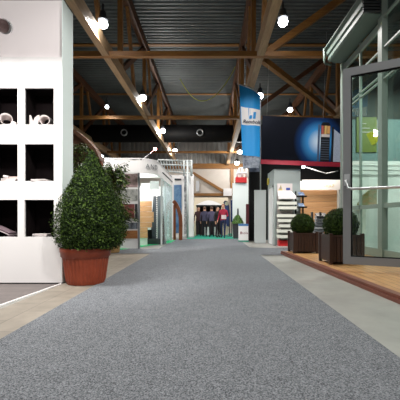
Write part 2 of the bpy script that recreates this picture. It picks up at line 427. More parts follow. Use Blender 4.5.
sheet_curl(Vector((X(33.5,4.84),4.84,nb(0))), .16, .15, .19, 2, 'paper_curl', 'torn white curled sheet standing left in the upper right niche')
tag(roll((X(46.6,4.86),4.86,nb(0)+.084), (.15,-.9,-.03), .2, .08, .076).build('paper_roll', paper), 'thick white rolled sheet on the right of the upper right niche', 'paper roll')
def booklets(cx, y, z, n, w, dp, label, seed, fan=0):
    rnd = random.Random(seed); t = empty('booklet_stack', (cx,y,z), label, 'booklets')
    for i in range(n):
        b = MB(); b.box(-w/2,w/2,-dp/2,dp/2,0,.011)
        b.rot(Matrix.Translation((cx+rnd.uniform(-.015,.015),y,z+i*.0125)) @ Matrix.Rotation(rnd.uniform(-.12,.12),4,'Z'))
        child('booklet', b, paper, t)
    return t
for i in range(3):
    o = MB().box(-.1,.1,-.07,.07,0,.012).rot(Matrix.Translation((X(11,4.8),4.8,nb(1)+i*.0125)) @ Matrix.Rotation(.1*i-.1,4,'Z')).build('booklet', paper)
    tag(o, ['bottom white booklet of the pile in the middle left niche','middle white booklet of the pile in the middle left niche','top white booklet of the pile in the middle left niche'][i], 'booklet', 'white booklets in the niches')
o = MB().box(-.07,.07,0,.01,0,.10).rot(Matrix.Translation((X(13,4.95),4.93,nb(1))) @ Matrix.Rotation(-.35,4,'X')).build('small_card', mat('pink_card', (206,178,172), .6)); tag(o, 'pinkish card leaning behind the booklets, middle left niche', 'card')
o = MB().tube([(X(4,4.78),4.77,nb(1)+.072),(X(8.8,4.78),4.78,nb(1)+.058)], .02, 8).build('paper_roll', paper); tag(o, 'small white roll on the booklets, middle left niche', 'paper roll')
for i in range(2):
    o = MB().box(-.105,.105,-.075,.075,0,.013).rot(Matrix.Translation((X(40.5,4.76),4.775,nb(1)+i*.0135)) @ Matrix.Rotation(.12-.2*i,4,'Z')).build('booklet', paper)
    tag(o, ['lower white booklet in the middle right niche','upper white booklet in the middle right niche'][i], 'booklet', 'white booklets in the niches')
for i in range(3):
    o = MB().box(-.1,.1,-.07,.07,0,.012).rot(Matrix.Translation((X(42,4.82),4.82,nb(2)+i*.0125)) @ Matrix.Rotation(.08*i-.1,4,'Z')).build('booklet', paper)
    tag(o, ['bottom white booklet in the lower right niche','middle white booklet in the lower right niche','top white booklet in the lower right niche'][i], 'booklet', 'white booklets in the niches')
mag = [mat('magazine_cover', (128,110,116), .35), mat('dark_magazine_cover', (60,40,50), .35), mat('pale_magazine_cover', (196,184,184), .35)]
for i, (px, ang) in enumerate(((2,-.62),(4,-.5),(6,-.38))):
    o = MB().box(-.13,.13,-.09,.09,0,.008).rot(Matrix.Translation((X(4,4.83)+.006*i,4.84-.012*i,nb(2)+.098-.013*i)) @ Matrix.Rotation(.42,4,'Y')).build('magazine', mag[i])
    tag(o, ['mauve magazine on top of the fan, lower left niche','dark magazine in the middle of the fan, lower left niche','pale magazine at the bottom of the fan, lower left niche'][i], 'magazine', 'fanned magazines')
o = MB().box(-.05,.05,-.07,.07,0,.014).rot(Matrix.Translation((X(13.6,4.8),4.79,nb(2)))).build('magazine', mag[1]); tag(o, 'dark flat magazine right of the fan, lower left niche', 'magazine')

# spot fixture on the niche wall
t = empty('wall_spotlight', (-2.62,4.4,2.3), 'small metal spotlight on an arm at the upper left edge', 'lamp')
A0, A1, A2 = Vector((X(-9,4.25),4.05,Z(26.5,4.2))), Vector((X(4.2,4.35),4.35,Z(26.5,4.35))), Vector((X(6.8,4.4),4.4,Z(26.7,4.4)))
sp = MB(); sp.tube([A0, A1], [.075,.078], 18); child('lamp_body', sp, mat('spot_dark', (84,62,60), .35, .3), t)
sp = MB(); sp.tube([A1, A2], [.09,.082], 18); child('lamp_rim', sp, steel, t)
sp = MB(); sp.tube([A0, A0+Vector((-.1,.1,.02)), A0+Vector((-.25,.62,.02))], .015, 8); child('lamp_arm', sp, steel, t)
light('niche_wall_lamp', 'AREA', (-2.9,3.6,3.13), 120, .5, shape=(1.8,.3))
def aim(name, p, q, power, angle, size=.1, color=(1,.97,.94)):
    o = light(name, 'SPOT', p, power, size, color, angle=angle); o.rotation_euler = (Vector(q)-Vector(p)).to_track_quat('-Z','Y').to_euler(); return o
aim('added_aisle_fill', (1.9,1.2,5.4), (-1.9,4.9,1.5), 1150, 48)  # added fill without a fixture, brightens the mint side panel and the boxwood
aim('added_flag_fill', (.4,8.6,6.0), (1.5,12.8,4.0), 500, 40)  # added fill, no lamp hangs here; lifts the blue flag
aim('added_stand_fill', (.0,12.2,6.0), (0,17.5,1.2), 750, 42)  # unseen fill added to whiten the column and the far stand
aim('added_cabin_fill', (2.0,8.2,3.6), (2.6,11.5,1.1), 420, 50)  # extra light added to brighten the trays below the banner

# ------------------------------------------------------------------ PLANTS
def leaf_mesh(b, c, nrm, size, rnd, nm=3):
    c = Vector(c); n = (Vector(nrm)+Vector((rnd.gauss(0,.6),rnd.gauss(0,.6),rnd.gauss(0,.6)))).normalized()
    a = n.orthogonal().normalized(); a.rotate(Matrix.Rotation(rnd.random()*2*PI,3,n)); s = n.cross(a)
    L = size*rnd.uniform(.7,1.25); w = L*.42
    b.mi = min(nm-1, int(rnd.random()**1.3*nm))
    b.poly([c-a*L/2, c+s*w/2+n*L*.06, c+a*L/2, c-s*w/2+n*L*.06])
def box_leaves(b, blobs, n, size, rnd, thick=.12, clip=None):
    """leaf shell on a union of ellipsoids"""
    areas = [r[0]*r[2] for c, r in blobs]; tot = sum(areas)
    for (c, r), A in zip(blobs, areas):
        for _ in range(int(n*A/tot)):
            v = Vector((rnd.gauss(0,1),rnd.gauss(0,1),rnd.gauss(0,1))).normalized()
            lump = 1+.035*math.sin(v.x*9+c[0])*math.sin(v.y*8)*math.cos(v.z*10)
            k = lump*(1-thick*rnd.random()**1.5+.05*max(0,rnd.gauss(0,.7)))
            p = Vector((c[0]+v.x*r[0]*k, c[1]+v.y*r[1]*k, c[2]+v.z*r[2]*k))
            if clip and p.x < clip[0] and p.y > clip[1]: continue      # the wall corner presses the leaves away
            leaf_mesh(b, p, v, size, rnd)
rnd = random.Random(3)
pc = Vector((X(86,4.78),4.78,0))
t = empty('potted_boxwood', pc, 'large pear-shaped clipped boxwood shrub in a ribbed terracotta pot', 'potted plant')
pot = MB(); pot.lathe([(.23,0),(.248,.012),(.262,.06),(.305,.36),(.315,.385)], 72, pc, flute=(.05,.37,.004)); po = child('pot', pot, terracotta, t)
rim = MB(); rim.lathe([(.305,.375),(.33,.385),(.334,.44),(.34,.447),(.344,.495),(.33,.505),(.305,.495),(.296,.43)], 56, pc); child('pot_rim', rim, terracotta, po)
so = MB(); so.lathe([(.0001,.462),(.3,.46)], 32, pc); child('soil', so, soil, t)
st = MB(); st.tube([pc+Vector((0,0,.45)), pc+Vector((.04,0,.9)), pc+Vector((.07,0,1.5))], [.03,.025,.012], 8); child('stem', st, bark, t)
PROF = [(.47,.28),(.52,.41),(.63,.475),(.76,.485),(.89,.475),(1.02,.445),(1.14,.40),(1.31,.31),(1.46,.25),(1.60,.165),(1.72,.10),(1.84,.035)]
def prof_r(z):
    for (z0, r0), (z1, r1) in zip(PROF, PROF[1:]):
        if z0 <= z <= z1: return r0+(r1-r0)*(z-z0)/(z1-z0)
    return 0
def axis_at(z): return Vector((pc.x+.055+.02*max(0,z-1.1), pc.y+.03, z))
fl = MB(); cnt = 0
while cnt < 19000:
    z = rnd.uniform(.47,1.86); r = prof_r(z)
    if rnd.random() > (r+.06)/.56: continue
    a = rnd.random()*2*PI; cnt += 1
    q = r*(1+.05*math.sin(a*5+z*7)*math.sin(z*11+a*2))*(1-.16*rnd.random()**1.4+.06*max(0,rnd.gauss(0,.7)))
    p = axis_at(z)+Vector((q*math.cos(a), q*math.sin(a), rnd.gauss(0,.012)))
    if p.x < -2.03 and p.y > 4.66: continue          # the wall corner presses the leaves away
    leaf_mesh(fl, p, (math.cos(a), math.sin(a), (z-.85)*.8), .034, rnd)
child('foliage', fl, leafm, t)
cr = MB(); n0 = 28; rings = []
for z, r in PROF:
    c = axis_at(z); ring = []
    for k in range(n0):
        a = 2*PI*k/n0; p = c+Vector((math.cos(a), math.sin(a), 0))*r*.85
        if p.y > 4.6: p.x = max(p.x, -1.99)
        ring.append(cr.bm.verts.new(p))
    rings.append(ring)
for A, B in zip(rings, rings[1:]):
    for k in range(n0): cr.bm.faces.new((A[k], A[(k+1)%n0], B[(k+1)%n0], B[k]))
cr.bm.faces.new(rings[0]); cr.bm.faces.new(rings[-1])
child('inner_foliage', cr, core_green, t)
# loose leafy tree behind (long pointed leaves on branches)
def leafy_tree(base, label, potm, spread, top, n, seed, ls=1):
    rnd = random.Random(seed); t = empty('leafy_plant', base, label, 'potted plant')
    p = MB(); p.lathe([(.15,0),(.17,.02),(.2,.3),(.21,.31),(.21,.34),(.19,.34),(.185,.3)], 28, base); child('pot', p, potm, t)
    so = MB(); so.lathe([(.0001,.315),(.185,.31)], 20, base); child('soil', so, soil, t)
    st = MB(); st.tube([base+Vector((0,0,.3)), base+Vector((.02,0,.9)), base+Vector((0,.02,top-.3))], [.03,.024,.012], 7); so = child('stem', st, bark, t)
    f = MB(); brn = MB()
    for i in range(n):
        z0 = rnd.uniform(.7,top-.25); a = rnd.random()*2*PI; L = spread*rnd.uniform(.5,1)*(1.05-.55*(z0-.7)/(top-.7))
        s = base+Vector((.01,.01,z0)); e = s+Vector((math.cos(a)*L, math.sin(a)*L, rnd.uniform(.0,.35)))
        dr = [s, s.lerp(e,.5)+Vector((0,0,.08)), e-Vector((0,0,.04))]
        brn.tube(dr, [.009,.006,.003], 4)
        for j in range(26):
            u = rnd.uniform(.25,1.05); q = (dr[0].lerp(dr[1],u*2) if u < .5 else dr[1].lerp(dr[2],(u-.5)*2))+Vector((rnd.gauss(0,.035),rnd.gauss(0,.035),rnd.gauss(0,.03)-.02))
            dirv = Vector((math.cos(a)+rnd.gauss(0,.7), math.sin(a)+rnd.gauss(0,.7), -.5+rnd.gauss(0,.4))).normalized(); side = dirv.cross(Vector((0,0,1))+Vector((rnd.gauss(0,.5),rnd.gauss(0,.5),0))).normalized()
            l = ls*rnd.uniform(.055,.095); f.mi = min(2,int(rnd.random()*3))
            f.poly([q, q+dirv*l*.5+side*l*.17, q+dirv*l, q+dirv*l*.5-side*l*.17])
    child('branches', brn, bark, so); child('foliage', f, ficus, t)
leafy_tree(Vector((X(113,9.0),9.0,.013)), 'loose leafy plant in a tan pot before the curved white fascia', mat('tan_pot', (168,134,86), .6), .6, 2.38, 170, 5, 1.3)
leafy_tree(Vector((X(79,7.3),7.3,0)), 'dark leafy plant mostly hidden between the niche wall and the boxwood', mat('brown_pot', (92,66,50), .6), .42, 2.6, 140, 8)

# curved timber arch with lamp, far left behind the plants
t = empty('curved_timber_canopy', (X(60,8.25),8.25,0), 'curved brown timber arch behind the boxwood by the niche wall', 'canopy')
pts = [W(52,126,8.25), W(66,128,8.25), W(78,134,8.25), W(88,142,8.25), W(96,151,8.25), W(101,162,8.25)]
b = MB()
for a, c in zip(pts, pts[1:]): b.bar(a, c, .35, .09)
child('arch_rib', b, wood_dark, t)
b = MB(); b.box(X(100,8.25)-.05,X(100,8.25)+.05,8.17,8.33,0,Z(160,8.25)); b.box(X(52,8.25)-.05,X(52,8.25)+.05,8.17,8.33,0,Z(127,8.25)); child('post', b, wood_arch, t)
b = MB(); b.prism([p+Vector((0,.02,-.03)) for p in pts]+[W(52,162,8.27)], (0,.04,0)); child('infill_panel', b, wood_dark, t)

# ------------------------------------------------------------------ LEFT WHITE BOOTH
t = empty('exhibition_booth', (-3.0,11.5,0), 'white exhibition booth with curved lettered fascia behind the plants', 'exhibition booth')
yF, xS, R = 9.75, -1.6, .55
zt, zb = EYE+1.75, EYE+1.33
path = [(-5.2,yF),(-3.6,yF-.03),(xS-R-.1,yF)]
for i in range(13):
    a = PI/2*i/12; path.append((xS-R+R*math.sin(a), yF+R-R*math.cos(a)))
path += [(xS,14.0)]
f = MB(); off = .06
def inset(p, q):
    d = Vector((q[0]-p[0],q[1]-p[1],0)).normalized(); return Vector((-d.y,d.x,0))
for p, q in zip(path, path[1:]):
    n = inset(p, q)*off; P0, Q0 = Vector((*p,0)), Vector((*q,0))
    f.hexa([P0+Vector((0,0,zb)), Q0+Vector((0,0,zb)), Q0+n+Vector((0,0,zb)), P0+n+Vector((0,0,zb)), P0+Vector((0,0,zt)), Q0+Vector((0,0,zt)), Q0+n+Vector((0,0,zt)), P0+n+Vector((0,0,zt))])
child('fascia', f, white, t)
f = MB(); f.prism([(x, y, zt-.06) for x, y in path]+[(-5.2,14.0,zt-.06)], (0,0,.03)); child('roof_panel', f, white, t)
f = MB(); f.tube([(xS+.01,11.2,zb+.2),(xS+.01,14.0,zb+.2)], .018, 6); child('fascia_trim', f, dark_grey, t)
child('back_wall', MB().box(-5.2,xS-.06,13.94,14.0,0,zb), white, t)
child('rear_partition', MB().box(X(141,12.6),X(152,12.6)-.0,12.6,12.66,0,zb), white, t)
for y in (11.15, 12.1, 13.95):
    child('post', MB().box(xS-.05,xS,y-.03,y+.03,0,zb), light_grey, t)
child('side_window', MB().box(xS-.035,xS-.02,11.2,13.9,.03,zb), booth_glass, t)
for i, (s, px) in enumerate((('A',149.0),('N',152.6),('D',156.2))):
    q = path[:]
    a = (.60,.88,1.16)[i]; pos = Vector((xS-R+R*math.sin(a)+.012*math.sin(a), yF+R-R*math.cos(a)-.02, (zt+zb)/2-.02))
    tang = Vector((R*math.cos(a),R*math.sin(a),0)).normalized(); rm = Matrix((tang, Vector((0,0,1)), tang.cross(Vector((0,0,1))))).transposed()
    text_mesh('fascia_letter', s, .19, mid_grey, t, pos+tang.cross(Vector((0,0,1)))*.012, rm)
light('booth_lamp', 'POINT', (-2.7,11.0,zb-.15), 75, .25, color=(1,.99,.98))
light('booth_lamp', 'POINT', (-2.9,13.2,zb-.15), 60, .25, color=(1,.99,.98))
light('booth_lamp_front', 'SPOT', (-2.6,7.6,4.6), 420, .1, rot=(math.radians(46),0,0), angle=70)
# lamp and boom on the fascia
t = empty('boom_spotlight', W(141,160,9.8), 'pinkish glowing spotlight on a thin boom above the white booth', 'lamp')
b = MB(); b.tube([W(140.5,161,9.82), W(155,149.5,10.3)], .012, 6); child('boom_arm', b, steel, t)
b = MB(); b.sphere(W(155,149,10.3), .05, (1,1,1), 2); child('bulb', b, lamp_r, t)
b = MB(); b.sphere(W(141,159.7,9.8), .04); child('pivot', b, black, t)
t = empty('booth_floodlight', W(98,157,9.5), 'glowing lamp on the left end of the curved white fascia', 'lamp')
b = MB(); b.sphere(W(100,156.5,9.55), .07, (1.3,1,.7), 2); child('bulb', b, lamp_e, t)
b = MB(); b.box(X(96,9.6),X(103,9.6),9.62,9.72,Z(158.5,9.6),Z(154.5,9.6)); child('housing', b, dark_grey, t)

# photo panel with pictures (generic views)
pd = 10.05
t = empty('photo_panel', (X(128,pd),pd,0), 'tall panel of house and garden photographs just right of the leafy plant', 'display panel')
child('board', MB().box(X(106,pd),X(139,pd),pd,pd+.04,.03,Z(172,pd)), white, t)
child('edge_post', MB().box(X(138.2,pd),X(139.8,pd),pd-.03,pd+.05,0,Z(172,pd)), mid_grey, t)
ph = [((120,137.6,187,174), mat('photo_pinkish', (186,160,158), .4, c2=(118,100,96), nscale=7)), ((112,137.6,201,189), mat('photo_grey', (120,122,118), .4, c2=(196,196,190), nscale=6)),
      ((112,134.5,218.5,204), mat('photo_red_roofs', (112,52,54), .4, c2=(142,84,78), nscale=5)), ((112,137.6,229,222.5), mat('photo_dark', (44,48,56), .4, c2=(150,158,168), nscale=6)),
      ((112,137.6,238.5,230.5), mat('photo_timber', (150,96,54), .4, c2=(178,122,74), nscale=5, stretch=(.5,1,8)))]
for (a, b_, y1, y0), m in ph:
    child('photograph', MB().box(X(a,pd),X(b_,pd),pd-.012,pd,Z(y1,pd),Z(y0,pd)), m, t)
child('dark_edge_strip', MB().box(X(135,pd),X(137.6,pd),pd-.03,pd-.012,Z(219,pd),Z(204,pd)), dark_grey, t)  # dark grey strip to the right of the red-roof photograph
# plank wall
t = empty('plank_panel', (X(146,11.4),11.4,0), 'stepped panel of pale horizontal planks inside the white booth', 'display panel')
for i in range(7):
    z0 = Z(238,11.4)+i*(Z(201,11.4)-Z(238,11.4))/7; z1 = z0+(Z(201,11.4)-Z(238,11.4))/7-.008
    pr = 147.5 if i < 2 else (153.5 if 2 < i < 5 else 151.8)
    child('plank', MB().box(X(134,11.4),X(pr,11.4),11.4,11.44,z0,z1), plank_wall, t)
child('frame', MB().box(X(134,11.4),X(147,11.4),11.44,11.47,0.014,Z(201,11.4)), white, t)
# tall grey collector
t = empty('tall_grey_panel', (X(157,12.1),12.1,.014), 'tall tapering grey panel with a dotted edge on a dark base in the booth', 'display stand')
child('base', MB().box(X(147.5,12.1),X(164,12.1),11.95,12.5,.015,.2), dark_grey, t)
child('box', MB().box(X(147.8,12.05),X(152,12.05),12.0,12.3,.2,Z(230,12.0)), black, t)
zA, zB = .2, Z(196,12.1)
mg2 = mat('collector_dark', (66,74,80), .45); mg3 = mat('collector_grey', (92,100,106), .45)
child('dark_face', MB().hexa([(X(150.6,12.1),12.06,zA),(X(156.2,12.1),12.06,zA),(X(156.2,12.1),12.3,zA),(X(150.6,12.1),12.3,zA),(X(153.6,12.1),12.06,zB),(X(157,12.1),12.06,zB),(X(157,12.1),12.3,zB),(X(153.6,12.1),12.3,zB)]), mg2, t)
child('grey_face', MB().hexa([(X(157.8,12.1),12.06,zA),(X(163.8,12.1),12.06,zA),(X(163.8,12.1),12.3,zA),(X(157.8,12.1),12.3,zA),(X(158,12.1),12.06,zB),(X(162.6,12.1),12.06,zB),(X(162.6,12.1),12.3,zB),(X(158,12.1),12.3,zB)]), mg3, t)
ds = MB(); n = 22
for i in range(n):
    z = zA+(zB-zA)*(i+.3)/n; ds.box(X(156.5,12.1),X(157.5,12.1),12.03,12.06,z,z+(zB-zA)/n*.6)
child('dotted_strip', ds, white, t)
child('wall_chart', MB().box(X(150,12.59),X(159,12.59),12.57,12.6,Z(189,12.6),Z(181,12.6)), light_grey, t)

# aluminium truss beside/above booth
t = empty('lighting_truss', (X(176,16),16,Z(166,16)), 'white aluminium lattice truss above the blue display panel', 'lattice truss')
b = MB(); yy = 16.0
for py in (160, 164.5, 170.5):
    b.tube([W(158,py,yy), W(192,py+ (3 if py > 165 else 1),yy)], .04, 6)
for i in range(12):
    b.tube([W(158+i*2.8,160.2,yy), W(159.6+i*2.8,171,yy)], .024, 5)
child('lattice', b, light_grey, t)
b = MB()
for px in (184,187.5,191.5): b.tube([W(px,160,16), W(px,240,16)+Vector((0,0,.1)) if px == 187.5 else W(px,176,16)], .05, 6)
child('uprights', b, light_grey, t)
# blue panel
t = empty('blue_display_panel', (X(177.5,16.6),16.6,0), 'tall white-framed panel with a blue picture left of the white column', 'display panel')
child('frame', MB().box(X(171,16.6),X(183,16.6),16.6,16.68,0,Z(175,16.6)), white, t)
child('picture', MB().box(X(174,16.6),X(181.6,16.6),16.57,16.6,Z(233,16.6),Z(185,16.6)), mat('blue_print', (42,88,136), .35, c2=(110,150,186), nscale=2.5), t)
child('title_strip', MB().box(X(174.6,16.6),X(181.2,16.6),16.57,16.6,Z(180.4,16.6),Z(178.6,16.6)), dark_grey, t)
# white column
t = empty('white_column', (X(188,16.4),16.4,0), 'tall white square column with a speckled grey strip left of the people', 'column')
child('shaft', MB().box(X(182.6,16.4),X(193.4,16.4),16.4,16.9,.05,Z(174,16.4)), white, t)
child('patterned_strip', MB().box(X(184.2,16.4),X(188.6,16.4),16.37,16.4,Z(234,16.4),Z(176,16.4)), mat('speckled_strip', (84,86,94), .4, c2=(216,217,220), nscale=7, stretch=(2,2,1)), t)
child('plinth', MB().box(X(181.6,16.4),X(194.4,16.4),16.2,17.0,0,.07), light_grey, t)
# brown arch
t = empty('bent_timber_frame', (X(177,14.4),14.4,0), 'bent brown varnished timber frame standing before the blue panel', 'timber frame')
yy = 14.4
pts = [W(173.5,201,yy), W(176,204,yy), W(178.5,209,yy), W(180.3,216,yy), W(180.8,225,yy), W(180.6,239.5,yy)]
b = MB()
for a, c in zip(pts, pts[1:]): b.bar(a, c+(c-a).normalized()*.02, .15, .14, (0,1,0))
child('bent_rib', b, wood_arch, t)
b = MB(); b.bar(W(174.6,205,yy), W(174.6,239.8,yy), .1, .14); child('upright', b, wood_arch, t)

# ------------------------------------------------------------------ FAR ARCH STAND
yd = 18.2
t = empty('arched_stand', (X(211,yd),yd,0), 'cream stand with a white arched top and dark opening at the aisle end', 'exhibition stand')
cream = mat('cream_panel', (222,208,184), .6)
child('back_board', MB().box(X(193.5,yd),X(229,yd),yd+.9,yd+.98,0,Z(196.5,yd)), cream, t)
pts = [W(196+ (222-196)*i/16, 205-4.6*math.sin(PI*i/16), yd) for i in range(17)]
child('arch_top', MB().prism(pts, (0,.12,0)), white, t)
child('lintel', MB().box(X(196,yd),X(222,yd),yd,yd+.9,Z(206.5,yd),Z(205,yd)), black, t)
child('left_post', MB().box(X(193.6,yd),X(196.4,yd),yd,yd+.15,0,Z(203.5,yd)), cream, t)
child('right_post', MB().box(X(221.5,yd),X(223.5,yd),yd,yd+.15,0,Z(204.5,yd)), cream, t)
child('dark_lining', MB().box(X(196.4,yd),X(221.5,yd),yd+.8,yd+.88,0,Z(206,yd)), mat('dark_maroon', (30,15,16), .8), t)
child('shelf', MB().box(X(197,yd),X(221.5,yd),yd+.5,yd+.8,Z(214,yd),Z(212.8,yd)), wood_arch, t)
child('counter', MB().box(X(204.5,yd),X(210.5,yd),yd+.3,yd+.75,.02,.46).box(X(213.5,yd),X(219.5,yd),yd+.3,yd+.75,.02,.46), light_grey, t)

# teardrop flag
yd = 17.5
t = empty('feather_flag', (X(227.5,yd),yd,0), 'curved navy feather flag behind the person in red', 'flag')
pole = [W(229.6,236.4,yd), W(229.5,215,yd), W(229,206,yd), W(227.3,201.5,yd), W(225,200.8,yd), W(223.5,203,yd)]
b = MB(); b.tube(pole, .025, 6); child('pole', b, dark_grey, t)
b = MB(); b.prism([W(223.5,203,yd),W(225,200.8,yd),W(227.3,201.6,yd),W(229,206,yd),W(229.5,215,yd),W(229.4,227,yd),W(226.5,226,yd),W(225.6,216,yd),W(224.8,208,yd)], (0,.015,0)); child('flag_cloth', b, mat('navy_cloth', (24,46,92), .7), t)
b = MB(); b.tube([W(226.6,203.6,yd-.02), W(226.6,203.6,yd-.005)], .1, 12); child('flag_emblem', b, mat('pale_emblem', (150,150,130), .6), t)
b = MB(); b.box(X(227.5,yd),X(231.5,yd),yd-.15,yd+.15,0,.04); child('foot_plate', b, dark_grey, t)
yd = 17.6
t = empty('cloth_dummy', (X(232,yd),yd,0), 'narrow navy banner hanging beside the white partition', 'banner')
b = MB(); b.box(X(230.6,yd),X(233,yd),yd,yd+.02,Z(222,yd),Z(200,yd)); child('banner_cloth', b, mat('navy_cloth', (24,46,92)), t)
b = MB(); b.tube([W(231.8,200,yd+.03), W(231.8,236,yd+.03)], .02, 6); child('pole', b, dark_grey, t)
t.name = 'narrow_banner'

# ------------------------------------------------------------------ PEOPLE
skin = mat('skin', (196,148,122), .55)
def person(loc, rz, h, cols, label, pose='stand', hair=(40,28,22), extra=None):
    """cols = shirt, trousers, shoes"""
    s = h/1.75
    t = empty('person', loc, label, 'person'); t.rotation_euler = (0,0,rz)
    J = {'pel':(0,0,.95,.145,.105), 'sp':(0,.005,1.13,.13,.095), 'ch':(0,.01,1.33,.16,.11), 'nk':(0,.01,1.49,.058,.058), 'hd0':(0,-.012,1.575,.078,.09), 'hd1':(0,-.005,1.66,.082,.1), 'hd2':(0,.0,1.72,.06,.07)}
    ed = [('pel','sp'),('sp','ch'),('ch','nk'),('nk','hd0'),('hd0','hd1'),('hd1','hd2')]
    for sd, k in ((-1,'l'),(1,'r')):
        st = {'stand':0, 'walk':sd*.16}[pose]
        J['hip'+k] = (sd*.085,0,.88,.095,.095); J['kn'+k] = (sd*.095,-.02-st*.5,.5,.062,.062); J['an'+k] = (sd*.1,.03-st,.1,.042,.045); J['toe'+k] = (sd*.12,-.12-st,.045,.042,.03)
        J['sh'+k] = (sd*.175,.01,1.40,.062,.062)
        bend = sd > 0 and extra == 'hold'
        J['el'+k] = (sd*.245,.04-st*.3,1.13,.043,.043)
        J['wr'+k] = (sd*.2,-.22,1.12,.03,.026) if bend else (sd*.27,-.06+st*.5,.89,.03,.026)
        w = J['wr'+k]; e = J['el'+k]; dv = (Vector(w[:3])-Vector(e[:3])).normalized()*.075
        J['hn'+k] = (w[0]+dv.x, w[1]+dv.y, w[2]+dv.z, .036, .02)
        ed += [('pel','hip'+k),('hip'+k,'kn'+k),('kn'+k,'an'+k),('an'+k,'toe'+k),('ch','sh'+k),('sh'+k,'el'+k),('el'+k,'wr'+k),('wr'+k,'hn'+k)]
    names = list(J); me = bpy.data.meshes.new('body')
    me.from_pydata([[c*s for c in J[n][:3]] for n in names], [(names.index(a),names.index(b)) for a, b in ed], [])
    o = bpy.data.objects.new('tmpbody', me); C.objects.link(o)
    o.modifiers.new('skin','SKIN'); o.modifiers.new('sub','SUBSURF').levels = 2
    for v, n in zip(me.skin_vertices[0].data, names): v.radius = (J[n][3]*s, J[n][4]*s); v.use_root = (n == 'pel')
    dg = bpy.context.evaluated_depsgraph_get(); dg.update()
    bm_me = bpy.data.meshes.new_from_object(o.evaluated_get(dg)); bpy.data.objects.remove(o)
    b = MB(); b.bm.from_mesh(bm_me)
    # fingers, nose, ears grown into the same surface object
    for k, sd in (('l',-1),('r',1)):
        w = Vector(J['wr'+k][:3]); hn = Vector(J['hn'+k][:3]); dv = (hn-w).normalized(); acr = dv.cross(Vector((1,0,0))).normalized()
        for i, L in enumerate((.062,.072,.068,.052)):
            p = hn+acr*(i-1.5)*.019; b.tube([p*s, (p+dv*L*.6)*s, (p+dv*L+Vector((-sd*.015,0,0)))*s], [.0085*s,.008*s,.006*s], 6)
        p = w+dv*.03; b.tube([p*s, (p+dv*.03-acr*.035)*s, (p+dv*.06-acr*.045)*s], [.011*s,.009*s,.007*s], 6)
    b.tube([Vector((0,-.1,1.645))*s, Vector((0,-.125,1.612))*s], [.008*s,.015*s], 6)
    for sd in (-1,1): b.sphere(Vector((sd*.083,.0,1.63))*s, .024*s, (.4,.8,1.2), 1)
    b.bm.faces.ensure_lookup_table()
    for f in b.bm.faces:
        c = f.calc_center_median()/s; f.smooth = True
        arm = abs(c.x) > .19 or (extra == 'hold' and c.y < -.13 and c.z > 1.0)
        if c.z > 1.5: f.material_index = 0
        elif c.z < .085: f.material_index = 3
        elif arm:
            el = Vector(J['wrl'][:3]) if c.x < 0 else Vector(J['wrr'][:3])
            hh = Vector(J['hnl'][:3]) if c.x < 0 else Vector(J['hnr'][:3])
            f.material_index = 0 if (c-el).dot((hh-el).normalized()) > -.01 else 1
        elif c.z > .93: f.material_index = 1
        else: f.material_index = 2
    me2 = bpy.data.meshes.new('body'); b.bm.to_mesh(me2); b.bm.free()
    nm = '_'.join(str(c) for q in cols for c in q)
    for m in [skin]+[mat('cloth_%d_%d_%d' % q, q, .85) for q in cols]: me2.materials.append(m)
    bo = bpy.data.objects.new('body', me2); C.objects.link(bo); bo.parent = t
    hr = MB(); hr.sphere(Vector((0,.018,1.675))*s, .105*s, (.9,1.0,.92), 2)
    for f in [f for f in hr.bm.faces if f.calc_center_median().y < -.035*s and f.calc_center_median().z < 1.70*s or f.calc_center_median().z < 1.585*s]: hr.bm.faces.remove(f)
    ho = hr.build('hair', mat('hair_%d_%d_%d' % hair, hair, .7)); ho.parent = t
    ey = MB()
    for sd in (-1,1): ey.sphere(Vector((sd*.032,-.096,1.645))*s, .011*s, (1,.6,1), 1)
    eo = ey.build('eyes', mat('eye_dark', (30,24,22), .3)); eo.parent = t
    return t
person((X(198.4,17.6),17.6,.012), .35, 1.52, ((50,22,28),(26,15,20),(24,20,20)), 'person in dark maroon standing at the left post of the arched stand')
person((X(204.6,16.95),16.95,.012), PI-.3, 1.50, ((62,59,82),(22,20,27),(24,22,24)), 'person in grey violet top, second from left, back turned', hair=(92,66,52))
person((X(211.6,16.6),16.6,.012), PI+.2, 1.49, ((74,69,94),(22,20,27),(24,22,24)), 'person in pale violet top at the middle of the arched stand', hair=(70,48,38))
person((X(217.5,16.2),16.2,.012), .9, 1.48, ((20,17,20),(30,20,26),(20,18,20)), 'dark-haired person in black beside the one in red', hair=(16,13,13))
person((X(223.2,15.9),15.9,.012), -.25, 1.58, ((146,26,52),(26,38,72),(22,22,28)), 'person in red sweater and navy trousers holding a white sheet', pose='walk', extra='hold', hair=(120,74,50))
q = W(223.6,217,15.55)
o = MB().box(q.x-.1,q.x+.12,q.y-.006,q.y+.006,q.z-.09,q.z+.09).build('paper_sheet', paper); tag(o, 'white sheet held by the person in the red sweater', 'paper')

# ------------------------------------------------------------------ RIGHT OF AISLE END
yd = 17.0
pale = mat('pale_partition', (224,232,230), .6)
t = empty('white_partition', (X(239,yd),yd,0), 'plain white partition wall beyond the maroon and black post', 'partition')
child('wall_panel', MB().box(X(232.6,yd),X(250,yd),yd,yd+.12,0,Z(183,yd)), pale, t)
t = empty('red_header', (X(241,yd),yd,Z(183,yd)), 'red box with a white frame above it on top of the white partition', 'sign box')
child('red_box', MB().box(X(235.6,yd),X(246.6,yd),yd-.1,yd+.2,Z(182.6,yd),Z(177.5,yd)), red, t)
b = MB()
for a, c in (((236.5,177.5),(239.5,168)),((239.5,168),(246.4,168)),((246.4,168),(246.4,177.5)),((238,173),(246.4,173)),((242,168),(242,177.5))): b.tube([W(*a,yd), W(*c,yd)], .05, 6)
child('white_frame', b, white, t)
b = MB(); b.box(X(239,yd),X(242,yd),yd-.02,yd+.04,Z(177.5,yd),Z(174,yd)); child('white_card', b, paper, t)
